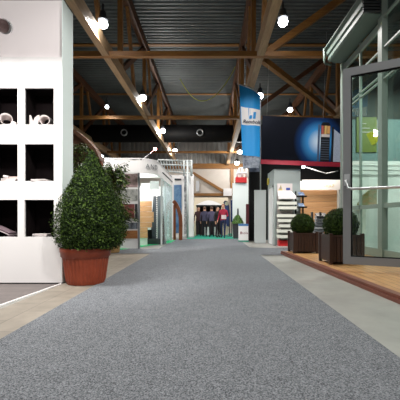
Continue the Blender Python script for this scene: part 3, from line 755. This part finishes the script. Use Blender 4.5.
# white board on back wall
t = tag(MB().box(X(223.6,31),X(232.2,31),31.4,31.7,Z(195.5,31),Z(188,31)).build('white_sign', white), 'blank white rectangular sign high on the back wall by the timber post', 'sign')
tag(MB().box(X(195.6,31),X(199,31),31.5,31.72,Z(191,31),Z(180,31)).build('wall_poster', mat('pale_poster', (214,216,220), .6)), 'pale poster at the left of the back wall under the slanting beam', 'poster')
# small planter with plant
yd = 15.6
base = Vector((X(237,yd),yd,0))
t = empty('conical_plant', base, 'small bright green conical plant in a dark grey planter by the partition', 'potted plant')
child('planter', MB().hexa([(base.x-.17,yd-.15,0),(base.x+.13,yd-.15,0),(base.x+.13,yd+.15,0),(base.x-.17,yd+.15,0),(base.x-.2,yd-.18,Z(223.5,yd)),(base.x+.15,yd-.18,Z(223.5,yd)),(base.x+.15,yd+.18,Z(223.5,yd)),(base.x-.2,yd+.18,Z(223.5,yd))]), dark_grey, t)
f = MB(); rr = random.Random(2)
for i in range(1500):
    u = rr.random()**.7; z = Z(223.5,yd)+(.40)*(1-u); r = .29*u**.55*math.sqrt(rr.uniform(.4,1)); a = rr.random()*2*PI
    leaf_mesh(f, (base.x+.03+r*math.cos(a), yd+r*math.sin(a), z), (math.cos(a),math.sin(a),.5), .07, rr)
child('foliage', f, [mat('bright_leaf_dark', (56,92,34), .5), mat('bright_leaf', (86,130,52), .5), mat('bright_leaf_light', (116,158,72), .5)], t)
b = MB(); b.tube([(base.x+.04,yd,Z(223,yd)), (base.x+.04,yd,Z(208.5,yd))], [.05,.035], 8); child('stake', b, dark_grey, t)
# carton display
yd = 13.4
t = empty('white_carton', (X(243.5,yd),yd,0), 'white upright carton with blue top band and red print, on a teal base', 'carton')
child('carton_body', MB().box(X(239,yd),X(248.3,yd),yd,yd+.3,.06,Z(224,yd)), white, t)
child('top_band', MB().box(X(239,yd)-.003,X(248.3,yd)+.003,yd-.004,yd+.303,Z(226,yd),Z(224,yd)+.003), mat('band_blue', (66,118,172), .5), t)
child('base_band', MB().box(X(238.6,yd),X(248.7,yd),yd-.02,yd+.32,.0,.045), mat('base_teal', (40,150,124), .6), t)
text_mesh('red_print', 'Isola', .14, mat('print_red', (120,30,50), .6), t, (X(244.6,yd),yd-.003,Z(233,yd)), FRONT, ext=.002)
child('red_emblem', MB().box(X(240.4,yd),X(241.4,yd),yd-.006,yd,Z(234.2,yd),Z(231.6,yd)), mat('print_red', (120,30,50)), t)
# maroon post + black tower
yd = 13.9
tag(MB().box(X(246.2,yd),X(248.9,yd),yd,yd+.14,0,Z(204,yd)).build('maroon_post', maroon), 'slim maroon post standing left of the black tower', 'post')
t = empty('black_tower', (X(254,yd),yd,0), 'tall black square tower standing under the blue flag', 'tower')
child('shaft', MB().box(X(249.4,yd),X(259.4,yd),yd,yd+.35,.03,Z(166,yd)), black, t)
child('foot', MB().box(X(249.2,yd),X(259.8,yd),yd-.03,yd+.38,0,.03), dark_grey, t)
child('top_picture', MB().box(X(249.4,yd),X(261,yd),yd-.03,yd,Z(172,yd),Z(156,yd)), mat('city_print', (40,46,58), .5, c2=(100,108,124), nscale=6), t)
yd = 12.65
t = empty('grey_board', (X(260,yd),yd,0), 'plain light grey upright board between black tower and grey cabin', 'board')
child('panel', MB().box(X(254.4,yd),X(266,yd),yd,yd+.05,.02,Z(190,yd)), light_grey, t)
child('foot', MB().box(X(255,yd),X(265.5,yd),yd-.05,yd+.06,0,.02), mid_grey, t)
# blue flag
yd = 12.84
blue = mat('flag_blue', (18,142,212), .6)
t = empty('blue_flag', (X(260,yd),yd,0), 'tall bright blue banner flag with a white logo field on a pole', 'flag')
def fy(x): return yd+.03*math.sin(x*9)
def flagpiece(y0l, y0r, y1l, y1r, xl0, xl1, off=0, th=.012, n=10, curve=0):
    b = MB()
    for i in range(n):
        u, v = i/n, (i+1)/n
        def pt(w, top):
            xa = xl0 if top else xl1; px = xa+(260.2-xa)*w
            py = (y0l+(y0r-y0l)*w - curve*math.sin(PI*w)) if top else (y1l+(y1r-y1l)*w)
            p = W(px,py,yd); p.y = yd+.03*math.sin(w*7)-off; return p
        A, B, D, E = pt(u,False), pt(v,False), pt(v,True), pt(u,True); k = Vector((0,th,0))
        b.hexa([A,B,B+k,A+k,E,D,D+k,E+k])
    return b
child('flag_cloth', flagpiece(84.5,96,155,157,239.2,242.4,0,.012,10,1.5), blue, t)
child('logo_field', flagpiece(106.5,110,124.5,126,240.9,241.6,.004,.004), white, t)
child('lower_print', flagpiece(155,157,168,168,242.6,243,0,.012), mat('flag_city_print', (54,62,80), .6, c2=(170,178,190), nscale=5), t)
b = MB()
for a, z0, z1 in ((249,119,115.6),(252.8,119,112.4)):
    p = W(a,z0,yd); q = W(a+2.6,z0,yd); r1 = W(a+3.2,z1,yd); r2 = W(a+.6,z1,yd)
    b.prism([Vector((v.x,yd-.045,v.z)) for v in (p,q,r1,r2)], (0,.012,0))
child('logo_mark', b, blue, t)
text_mesh('logo_lettering', 'Roosbolt', .175, mat('logo_navy', (24,34,62), .6), t, (X(251.2,yd),yd-.04,Z(122.2,yd)), Matrix.Rotation(math.radians(4),3,'Y') @ FRONT, shear=.25, bold=.004)
b = MB(); b.tube([(X(260.6,yd),yd+.02,.02),(X(260.6,yd),yd+.02,Z(96,yd)),(X(252,yd),yd+.02,Z(89,yd)+.04),(X(239.2,yd),yd+.02,Z(84.2,yd))], .025, 6); child('pole', b, alu, t)
child('foot_plate', MB().box(X(260.6,yd)-.2,X(260.6,yd)+.2,yd-.05,yd+.2,0,.02), dark_grey, t)

t = empty('black_backdrop', (4.0,14.7,0), 'dark backdrop wall behind the grey cabin and the plank booth', 'partition')
child('panel', MB().box(2.1,6.6,14.7,14.78,.03,3.5), black, t)
child('foot', MB().box(2.1,6.6,14.6,14.88,0,.03), dark_grey, t)
# hanging banner
yd = 11.15
def bmat():
    m = bpy.data.materials.new('printed_banner'); m.use_nodes = True; nt = m.node_tree; b = nt.nodes['Principled BSDF']; b.inputs['Roughness'].default_value = .85; b.inputs['Specular IOR Level'].default_value = .1
    tc = nt.nodes.new('ShaderNodeTexCoord'); mp = nt.nodes.new('ShaderNodeMapping'); mp.inputs['Location'].default_value = (-.43/.84,0,.02/.95); mp.inputs['Scale'].default_value = (1/.84,0,1/.95)
    gr = nt.nodes.new('ShaderNodeTexGradient'); gr.gradient_type = 'SPHERICAL'; r = nt.nodes.new('ShaderNodeValToRGB')
    e = r.color_ramp.elements; e[0].position = 0; e[0].color = (*lin((14,17,26)),1); e[1].position = 1; e[1].color = (*lin((230,244,255)),1)
    x = e.new(.25); x.color = (*lin((20,52,100)),1); x = e.new(.55); x.color = (*lin((60,138,200)),1)
    nt.links.new(tc.outputs['Object'], mp.inputs[0]); nt.links.new(mp.outputs[0], gr.inputs[0]); nt.links.new(gr.outputs[0], r.inputs[0]); nt.links.new(r.outputs[0], b.inputs['Base Color'])
    return m
bc = Vector((X(306,yd),yd,Z(141,yd)))
t = empty('hanging_banner', bc, 'wide dark navy hanging banner showing a black roll, red stripe below', 'banner')
u = yd/F
def BX(px): return (px-306)*u
def BZ(py): return (141-py)*u
def bb(name, px0, px1, py1, py0, y0, y1, m):
    b = MB(); b.box(BX(px0),BX(px1),y0,y1,BZ(py1),BZ(py0)); o = b.build(name, m); o.parent = t; return o
bb('banner_sheet', 261.5, 350, 166, 117.2, 0, .02, bmat())
bb('red_stripe', 261.5, 350, 165.6, 161.2, -.006, 0, mat('stripe_red', (160,36,56), .5))
# printed product: a dark roll with label and a pale stacked block beside it
pk = mat('print_black', (14,17,24), .5); pw = mat('print_pale', (196,206,222), .5, c2=(150,164,190), nscale=20, stretch=(1,1,3))
b = MB(); b.prism([(BX(x),-.006,BZ(y)) for x, y in ((320.6,160.8),(329.6,160.8),(329.6,123.5),(328,121.6),(322.4,121.6),(320.6,123.5))], (0,.006,0)); o = b.build('printed_roll', pk); o.parent = t
for px, py, c in ((321,134.5,(186,96,84)),(323.2,134.5,(222,184,116)),(326.6,133,(214,160,96))):
    o = bb('printed_label', px, px+3, py, 125, -.009, -.006, mat('label_%d' % c[0], c, .5))
bb('printed_label', 321, 329.4, 136.4, 133.6, -.010, -.006, paper)
for i in range(9): bb('printed_band', 320.9, 329.3, 139.9+i*2.35, 139.2+i*2.35, -.008, -.006, mat('print_band', (84,94,112), .5))
bb('printed_column', 317.6, 319.6, 160.8, 124, -.006, 0, mat('print_steel', (66,86,116), .5))
bb('printed_column', 331.4, 333.6, 160.8, 126, -.007, 0, pk)
b = MB(); b.prism([(BX(x),-.005,BZ(y)) for x, y in ((333.6,160.8),(349,160.8),(349,140),(333.6,128))], (0,.005,0)); o = b.build('printed_block', pw); o.parent = t
for px in (266, 322.5):
    b = MB(); b.tube([(BX(px),.01,BZ(117.2)), (BX(px),.01,5.9-bc.z if px < 300 else 3.6)], .005, 5); o = b.build('suspension_wire', alu); o.parent = t
t.rotation_euler = (0, math.radians(2.2), 0)

# grey cabin
yd = 11.5
t = empty('grey_cabin', (2.6,12.1,0), 'light grey box cabin with a white door on its aisle side', 'cabin')
x0, x1 = X(274,yd), X(300.4,yd); zt2 = Z(169,yd)
child('walls', MB().box(x0,x1,yd,12.75,.02,zt2), cabin_grey, t)
child('base_strip', MB().box(x0-.01,x1+.01,yd-.01,12.76,0,.02), mid_grey, t)
b = MB(); b.box(x0-.03,x0,yd+.12,yd+.82,.02,1.98); child('door', b, white, t)
b = MB(); b.box(x0-.045,x0-.02,yd+.06,yd+.12,.02,2.05); b.box(x0-.045,x0-.02,yd+.82,yd+.88,.02,2.05); b.box(x0-.045,x0-.02,yd+.06,yd+.88,1.98,2.05); child('door_frame', b, light_grey, t)
b = MB(); b.tube([(x0-.04,12.55,2.28),(x0-.005,12.55,2.28)], .13, 16); child('round_plate', b, mat('yellow_plate', (206,186,60), .5), t, label='yellow round plate')
# sample tray rack
yd = 11.05
t = empty('tray_rack', (X(286.5,yd),yd,0), 'rack of tilted white sample trays in front of the grey cabin', 'display rack')
child('back_board', MB().box(X(279,yd),X(294.5,yd),yd+.28,yd+.32,.02,Z(182.6,yd)), paper, t)
child('red_foot', MB().box(X(279,yd),X(293.5,yd),yd+.0,yd+.28,.02,Z(240.5,yd)), red, t)
child('floor_plate', MB().box(X(278,yd),X(295,yd),yd-.05,yd+.33,0,.02), paper, t)
child('left_print', MB().prism([(X(280,yd),yd+.27,Z(189.5,yd)),(X(284.2,yd),yd+.27,Z(189.5,yd)),(X(282.6,yd),yd+.27,Z(184,yd))], (0,.01,0)), mat('print_yellow_blue', (60,76,140), .5, c2=(216,190,60), nscale=5), t)
child('right_print', MB().box(X(288,yd),X(292,yd),yd+.27,yd+.28,Z(189.4,yd),Z(187,yd)), mat('print_blue', (40,60,140), .5), t)
trm = mat('tray_white', (224,226,214), .5)
def tray(px0, px1, py_top, py_bot, reach, m=trm, slot=True):
    b = MB(); y0 = yd-reach; zt_, zb_ = Z(py_top,yd), Z(py_bot,yd)
    a, c = X(px0,yd), X(px1,yd); i = .06
    b.hexa([(a,y0,zb_-.02),(c,y0,zb_-.02),(c-i,yd+.28,zt_-.06),(a+i,yd+.28,zt_-.06),(a,y0,zb_+.075),(c,y0,zb_+.075),(c-i,yd+.28,zt_),(a+i,yd+.28,zt_)])
    o = child('tray', b, m, t)
    if slot:
        s = MB(); s.hexa([(a+.1,y0-.004,zb_-.055),(c-.1,y0-.004,zb_-.055),(c-.12,yd+.26,zb_-.06),(a+.12,yd+.26,zb_-.06),(a+.1,y0-.004,zb_-.02),(c-.1,y0-.004,zb_-.02),(c-.12,yd+.26,zb_-.02),(a+.12,yd+.26,zb_-.02)])
        child('sample', s, mat('sample_dark', (76,80,72), .6), o)
tray(277.5,295,190,198.5,.15,white)
for a, b_, c, e in ((276.5,296,201,204.2),(278,296,206.5,208.8),(276.3,295,214,216.6),(277.3,295.5,219.5,221.4),(278.3,295.5,224.8,226.6),(276.2,296,229.4,231.8),(276.3,296,234.6,237.2)):
    tray(a, b_, c, e, .12)
# brochure rack
yd = 11.2
t = empty('brochure_rack', (X(300.5,yd),yd,0), 'narrow black brochure rack between the tray rack and plank wall', 'display rack')
b = MB(); b.box(X(295.9,yd),X(297.2,yd),yd+.1,yd+.14,.0,Z(191,yd)); b.box(X(303.2,yd),X(304.6,yd),yd+.1,yd+.14,0,Z(193,yd)); child('uprights', b, black, t)
for py in (196.2, 207, 217.5):
    child('shelf', MB().box(X(295.9,yd),X(306.5,yd),yd-.08,yd+.1,Z(py+.8,yd),Z(py-.5,yd)), black, t)
for py, c in ((196,(196,206,220)),(207,(176,196,220))):
    b = MB(); b.hexa([(X(299,yd),yd-.03,Z(py-.6,yd)),(X(304.6,yd),yd-.03,Z(py-.6,yd)),(X(304.6,yd),yd,Z(py-.6,yd)),(X(299,yd),yd,Z(py-.6,yd)),(X(298,yd),yd+.06,Z(py-4,yd)),(X(303.6,yd),yd+.06,Z(py-4,yd)),(X(303.6,yd),yd+.08,Z(py-4,yd)),(X(298,yd),yd+.08,Z(py-4,yd))])
    o = b.build('brochure_pile', mat('brochure_%d' % c[0], c, .4, c2=(60,96,150), nscale=9)); tag(o, 'blue and white brochures on the '+('upper' if py < 200 else 'lower')+' shelf of the black rack', 'brochures')

# timber booth at right
yd = 12.9
t = empty('timber_booth', (4.2,13.2,0), 'open booth with pale plank back wall and white fascia behind the planters', 'exhibition booth')
for i in range(9):
    z0 = .05+i*(Z(190,yd)-.05)/9; child('plank', MB().box(X(299,yd),X(350,yd),yd,yd+.04,z0,z0+(Z(190,yd)-.05)/9-.006), plank_wall, t)
child('rear_panel', MB().box(X(299,yd),X(350,yd),yd+.04,yd+.1,0,Z(181,yd)), white, t)
child('fascia', MB().box(X(300.6,yd),X(350,yd),yd-.25,yd-.18,Z(189.8,yd),Z(180.6,yd)), white, t)
child('post', MB().box(X(337,yd),X(339.5,yd),yd-.2,yd,0,Z(190,yd)), light_grey, t)
text_mesh('fascia_lettering', 'HOLZ', .14, mat('letter_gold', (214,196,150), .5), t, (X(327,yd),yd-.255,Z(186.6,yd)), FRONT)
b = MB(); b.tube([W(303,166.5,12.6), W(326,173.5,12.6)], .02, 6); b.tube([W(326,173.5,12.6), W(338,171,12.6)], .02, 6); child('lamp_rail', b, mid_grey, t)
tag(MB().sphere(W(303.5,167,12.5), .06).build('rail_lamp', lamp_e), 'small glowing lamp on the rail under the dark banner', 'lamp')
light('timber_booth_lamp', 'AREA', (3.9,12.3,3.0), 70, .8, color=(1,.9,.78), rot=(math.radians(15),0,0))
# grey slab display between planters
yd = 9.6
t = empty('slab_display', (X(320,yd),yd,0), 'leaning stack of grey roofing slabs between the two boxed shrubs', 'tile display')
for i in range(11):
    z = .12+i*.082; y0 = yd+.012*i
    b = MB(); x0 = X(311.8,yd)+.018*i; b.hexa([(x0,y0,z),(x0+.3,y0,z),(x0+.34,y0+.3,z+.1),(x0+.04,y0+.3,z+.1),(x0,y0,z+.035),(x0+.3,y0,z+.035),(x0+.34,y0+.3,z+.135),(x0+.04,y0+.3,z+.135)])
    child('slab', b, [mat('slab_grey', (112,118,124), .5), mat('slab_pale', (176,180,184), .5), dark_grey][(0,1,0,0,1,0,1,0,0,0,2)[i]:][:1], t)
b = MB(); b.box(X(311.8,yd)+.06,X(311.8,yd)+.1,yd+.2,yd+.3,0,1.1); b.box(X(311.8,yd)+.3,X(311.8,yd)+.34,yd+.2,yd+.3,0,1.1); b.box(X(311.8,yd),X(311.8,yd)+.4,yd,yd+.4,0,.06); child('stand', b, dark_grey, t)

# ------------------------------------------------------------------ TIMBER DECK
def ex(y): return 2.0-.05*(y-3.5) if y < 8 else 1.80
def deckpoly(off, y0, y1, xr): return [(ex(y0)+off,y0),(xr,y0),(xr,y1),(ex(y1)+off,y1)]
t = empty('timber_deck', (2.8,5.5,0), 'raised golden timber deck with red-brown stepped edge before the pavilion', 'deck')
child('deck_boards', MB().prism([(x,y,.05) for x, y in deckpoly(.1,1.2,8.7,7.2)], (0,0,.03)), decking, t)
child('edge_board', MB().prism([(ex(1.2),1.2,.045),(ex(1.2)+.1,1.2,.045),(ex(8.7)+.1,8.7,.045),(ex(8.7),8.7,.045)], (0,0,.035)), deck_red, t)
child('edge_board', MB().prism([(ex(1.2)-.025,1.2,0),(ex(1.2)+.1,1.2,0),(ex(8.7)+.1,8.7,0),(ex(8.7)-.025,8.7,0)], (0,0,.04)), deck_red, t)
child('end_board', MB().box(ex(8.7),7.2,8.7,8.76,0,.08), deck_red, t)
DK = .08
def boxed_ball(cx, cy, w, h, ball_r, zc, label, seed):
    t = empty('boxed_boxwood', (cx,cy,DK), label, 'potted plant', 'round shrubs in dark planter boxes')
    a = w/2
    for sx in (-1,1):
        for sy in (-1,1): child('corner_post', MB().box(cx+sx*a-.03,cx+sx*a+.03,cy+sy*a-.03,cy+sy*a+.03,DK,DK+h+.03), planter_brown, t, .006)
    for nm, (dx, dy) in (('front',(0,-1)),('back',(0,1)),('left',(-1,0)),('right',(1,0))):
        b = MB(); n = 7
        for i in range(n):
            o0 = -a+.03+i*(w-.06)/n; o1 = o0+(w-.06)/n-.01
            if dx == 0: b.box(cx+o0,cx+o1,cy+dy*a-.012,cy+dy*a+.012,DK+.05,DK+h-.04)
            else: b.box(cx+dx*a-.012,cx+dx*a+.012,cy+o0,cy+o1,DK+.05,DK+h-.04)
        if dx == 0: b.box(cx-a,cx+a,cy+dy*(a-.006)-.018,cy+dy*(a-.006)+.018,DK+h-.05,DK+h); b.box(cx-a,cx+a,cy+dy*(a-.02)-.012,cy+dy*(a-.02)+.012,DK+.04,DK+.1)
        else: b.box(cx+dx*(a-.006)-.018,cx+dx*(a-.006)+.018,cy-a,cy+a,DK+h-.05,DK+h); b.box(cx+dx*(a-.02)-.012,cx+dx*(a-.02)+.012,cy-a,cy+a,DK+.04,DK+.1)
        child('slat_side', b, planter_brown, t)
    child('liner', MB().box(cx-a+.03,cx+a-.03,cy-a+.03,cy+a-.03,DK+.03,DK+h-.06), black, t)
    child('soil', MB().box(cx-a+.025,cx+a-.025,cy-a+.025,cy+a-.025,DK+h-.06,DK+h-.04), soil, t)
    b = MB(); b.tube([(cx,cy,DK+h-.05),(cx,cy,zc)], .02, 6); child('stem', b, bark, t)
    rr = random.Random(seed); f = MB(); box_leaves(f, [(Vector((cx,cy,zc)),(ball_r,ball_r,ball_r*.98))], 9000, .032, rr); child('foliage', f, leafm, t)
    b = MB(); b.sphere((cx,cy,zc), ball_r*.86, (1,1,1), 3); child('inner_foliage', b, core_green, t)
boxed_ball(X(302.6,8.38), 8.38, .54, Z(233,8.1)-DK, .285, Z(225.2,8.38), 'round clipped shrub in a dark slatted box at the deck corner', 11)
boxed_ball(X(340.5,6.4), 6.4, .57, Z(235,6.15)-DK, .315, Z(225,6.4), 'round clipped shrub in a dark slatted box partly behind the glass door', 12)

# ------------------------------------------------------------------ PAVILION
FX = 3.5
t = empty('glass_pavilion', (5.0,6.5,DK), 'grey-green glazed pavilion with gutter eave at the right edge', 'pavilion')
zE = EYE+4.12; YN, YF = 6.95, 9.0
def fr(b, y, w, z0, z1): b.box(FX-.05,FX+.07,y-w/2,y+w/2,z0,z1)
b = MB(); fr(b, YN, .17, DK, EYE+7.6); fr(b, YF, .14, DK, zE); child('corner_post', b, pav_paint, t)
for y in (7.96,): b = MB(); b.box(FX-.02,FX+.03,y-.025,y+.025,DK,zE); child('mullion', b, pav_paint, t)
for y in (3.3,4.75,5.85): b = MB(); fr(b, y, .1 if y < 5 else .06, DK, EYE+7.6); child('mullion', b, pav_paint, t)
def rail(y0, y1, zz, h): 
    b = MB(); b.box(FX-.02,FX+.03,y0,y1,EYE+zz-h/2,EYE+zz+h/2); child('rail', b, pav_paint, t)
for y0, y1 in ((YN,YF),(4.75,YN)):
    for zz, h in ((-.7,.16),(.27,.09),(2.84,.03),(2.95,.03),(3.47,.035)): rail(y0, y1, zz, h)
rail(YN, YF, 3.98, .16)
for zz in (4.1,4.7,5.4,6.1,6.8,7.5): rail(3.3, YN, zz, .04)
for y0, y1, zt_ in ((YN,7.96,zE),(7.96,YF,zE),(5.85,YN,EYE+7.5),(4.75,5.85,EYE+7.5)):
    k = .06 if y1 == YN else 0; child('pane', MB().hexa([(FX,y0,DK+.1),(FX+.012,y0,DK+.1),(FX+.012+k,y1,DK+.1),(FX+k,y1,DK+.1),(FX,y0,zt_),(FX+.012,y0,zt_),(FX+.012+k,y1,zt_),(FX+k,y1,zt_)]), glass, t)
# interior
teal_wall = mat('teal_grey_wall', (116,138,138), .6)
dark_wall = mat('pavilion_dark_wall', (44,50,46), .6)
child('end_wall', MB().box(FX+.05,7.2,8.95,9.0,EYE-.2,EYE+2.62), teal_wall, t)
child('end_wall_base', MB().box(FX+.05,7.2,8.94,9.0,DK,EYE-.2), white, t)
child('end_wall_roof_reflection', MB().box(FX+.05,7.2,8.95,9.0,EYE+2.62,EYE+4.1), dark_wall, t)  # dark colour stands in for the roof reflected in the upper glass
child('side_wall', MB().box(7.15,7.2,3.3,9.0,DK,EYE+4.1), dark_wall, t)
child('poster', MB().box(X(357,8.9),X(377,8.9),8.92,8.95,Z(152,8.9),Z(117,8.9)), mat('olive_poster', (104,116,36), .5), t)
b = MB(); b.tube([W(371.5,138.5,8.92), W(371.5,138.5,8.89)], .17, 24); child('poster_disc', b, mat('yellow_disc', (196,186,48), .5), t)
for i, (px, py, w_) in enumerate(((365,128,10),(366,132,12),(364,123.5,5))):
    child('poster_line', MB().box(X(px-w_/2,8.9),X(px+w_/2,8.9),8.91,8.92,Z(py+.35,8.9),Z(py-.35,8.9)), paper, t)
b = MB()
for py in (163,167.5,172): b.box(X(346,8.7),7.0,8.68,8.7,Z(py+.7,8.7),Z(py-.7,8.7))
child('display_shelf', b, white, t)
child('display_back', MB().box(X(344,8.72),7.1,8.75,8.8,DK,Z(161,8.72)), white, t)
child('brown_sample', MB().prism([(X(a,8.6),8.6,Z(c,8.6)) for a, c in ((358,205),(377,205),(377,187),(370,190),(364,195))], (0,.1,0)), mat('patterned_brown', (150,104,62), .6, c2=(92,110,70), nscale=14), t)
child('white_counter', MB().box(X(364,8.4),6.6,8.3,8.6,DK,Z(206,8.4)), white, t)
child('interior_floor', MB().box(FX+.08,7.15,3.3,8.95,DK,DK+.012), mat('pavilion_floor', (120,132,126), .4), t)
light('pavilion_lamp', 'AREA', (4.9,7.2,EYE+3.4), 150, .8, color=(.95,1,.97))
# eave with gutter
g = [(3.5,zE),(3.5,zE+.1),(3.42,zE+.52),(3.04,zE+.42),(3.0,zE+.40),(2.98,zE+.34),(3.05,zE+.3),(3.06,zE+.2),(3.1,zE+.17),(3.1,zE+.08),(3.14,zE+.04)]
child('gutter', MB().prism([(x,YN-.08,z) for x, z in g], (0,YF+.1-YN,0)), gutter_m, t)
g2 = MB()
for zo in (.04,.10,.16,.22,.28,.34): g2.box(3.06,3.42,YN-.13,YN-.08,zE+zo,zE+zo+.03)
child('eave_end', g2, dark_grey, t)
b = MB(); b.tube([(3.0,YF+.0,zE+.40),(3.02,YF+.05,zE+.1),(3.05,YF+.05,zE+.02),(3.2,YF+.05,zE-.02)], .035, 8); child('downpipe', b, gutter_m, t)
child('roof_slab', MB().hexa([(3.15,YN,zE+.46),(7.2,YN,zE+2.0),(7.2,YF+.02,zE+2.0),(3.15,YF+.02,zE+.46),(3.15,YN,zE+.52),(7.2,YN,zE+2.06),(7.2,YF+.02,zE+2.06),(3.15,YF+.02,zE+.52)]), dark_grey, t)
# open door leaf
hx, hy = 3.44, 4.73
ex_, ey_ = X(343.3,5.45), 5.45
dv = Vector((ex_-hx, ey_-hy, 0)); Lw = dv.length
zb_, zt_ = Z(263.6,5.45), Z(70,5.45)
door = bpy.data.objects.new('door_leaf', None)
ang = math.atan2(dv.y, dv.x)
def door_piece(name, x0, x1, y0, y1, z0, z1, m, parent=None, bev=0):
    b = MB(); b.box(x0,x1,y0,y1,z0,z1); b.rot(Matrix.Translation((hx,hy,0)) @ Matrix.Rotation(ang,4,'Z')); return child(name, b, m, parent or t, bev)
dl = MB()
w = .115
for (x0, x1, z0, z1) in ((0,w,zb_,zt_),(Lw-w,Lw,zb_,zt_),(w,Lw-w,zb_,zb_+.12),(w,Lw-w,zt_-.125,zt_)): dl.box(x0,x1,-.035,.035,z0,z1)
dl.rot(Matrix.Translation((hx,hy,0)) @ Matrix.Rotation(ang,4,'Z')); dl = child('door_leaf', dl, frame_grey, t)
door_piece('door_glass', w-.01, Lw-w+.01, -.006, .006, zb_+.11, zt_-.12, door_glass, dl)
gk = MB()
for (x0, x1, z0, z1) in ((w,w+.018,zb_+.12,zt_-.125),(Lw-w-.018,Lw-w,zb_+.12,zt_-.125),(w,Lw-w,zb_+.12,zb_+.135),(w,Lw-w,zt_-.145,zt_-.125)): gk.box(x0,x1,-.02,.02,z0,z1)
gk.rot(Matrix.Translation((hx,hy,0)) @ Matrix.Rotation(ang,4,'Z')); child('door_gasket', gk, black, dl)
M4 = Matrix.Translation((hx,hy,0)) @ Matrix.Rotation(ang,4,'Z')
zh = Z(189.5,5.42); sgn = 1
hb = MB(); hb.tube([M4 @ Vector(p) for p in ((Lw-.05,.04,zh+.14),(Lw-.055,.1,zh+.13),(Lw-.08,.11,zh+.02),(Lw-.14,.11,zh),(.1,.11,zh),(.07,.1,zh),(.06,.04,zh))], .022, 8); child('push_bar', hb, steel, dl, label='pale metal push bar')
hp = MB(); hp.box(Lw-.1,Lw-.02,.035,.05,zh+.06,zh+.24); hp.rot(M4); child('bar_bracket', hp, steel, dl)

# ------------------------------------------------------------------ WORLD, CAMERA
w = bpy.data.worlds.new('world'); bpy.context.scene.world = w; w.use_nodes = True
w.node_tree.nodes['Background'].inputs[0].default_value = (.9,.95,1,1); w.node_tree.nodes['Background'].inputs[1].default_value = .16
cam = bpy.data.cameras.new('camera'); co = bpy.data.objects.new('camera', cam); C.objects.link(co)
co.location = (0,0,EYE); co.rotation_euler = (PI/2,0,0)
cam.sensor_width = 36; cam.lens = 36*F/400; cam.shift_x = -11/400; cam.shift_y = 19/400; cam.clip_end = 200
sc = bpy.context.scene; sc.camera = co
sc.view_settings.view_transform = 'Standard'; sc.view_settings.look = 'None'; sc.view_settings.gamma = 1; sc.view_settings.exposure = 0
try:
    sc.cycles.max_bounces = 8; sc.cycles.transparent_max_bounces = 16; sc.cycles.sample_clamp_indirect = 6
except Exception: pass
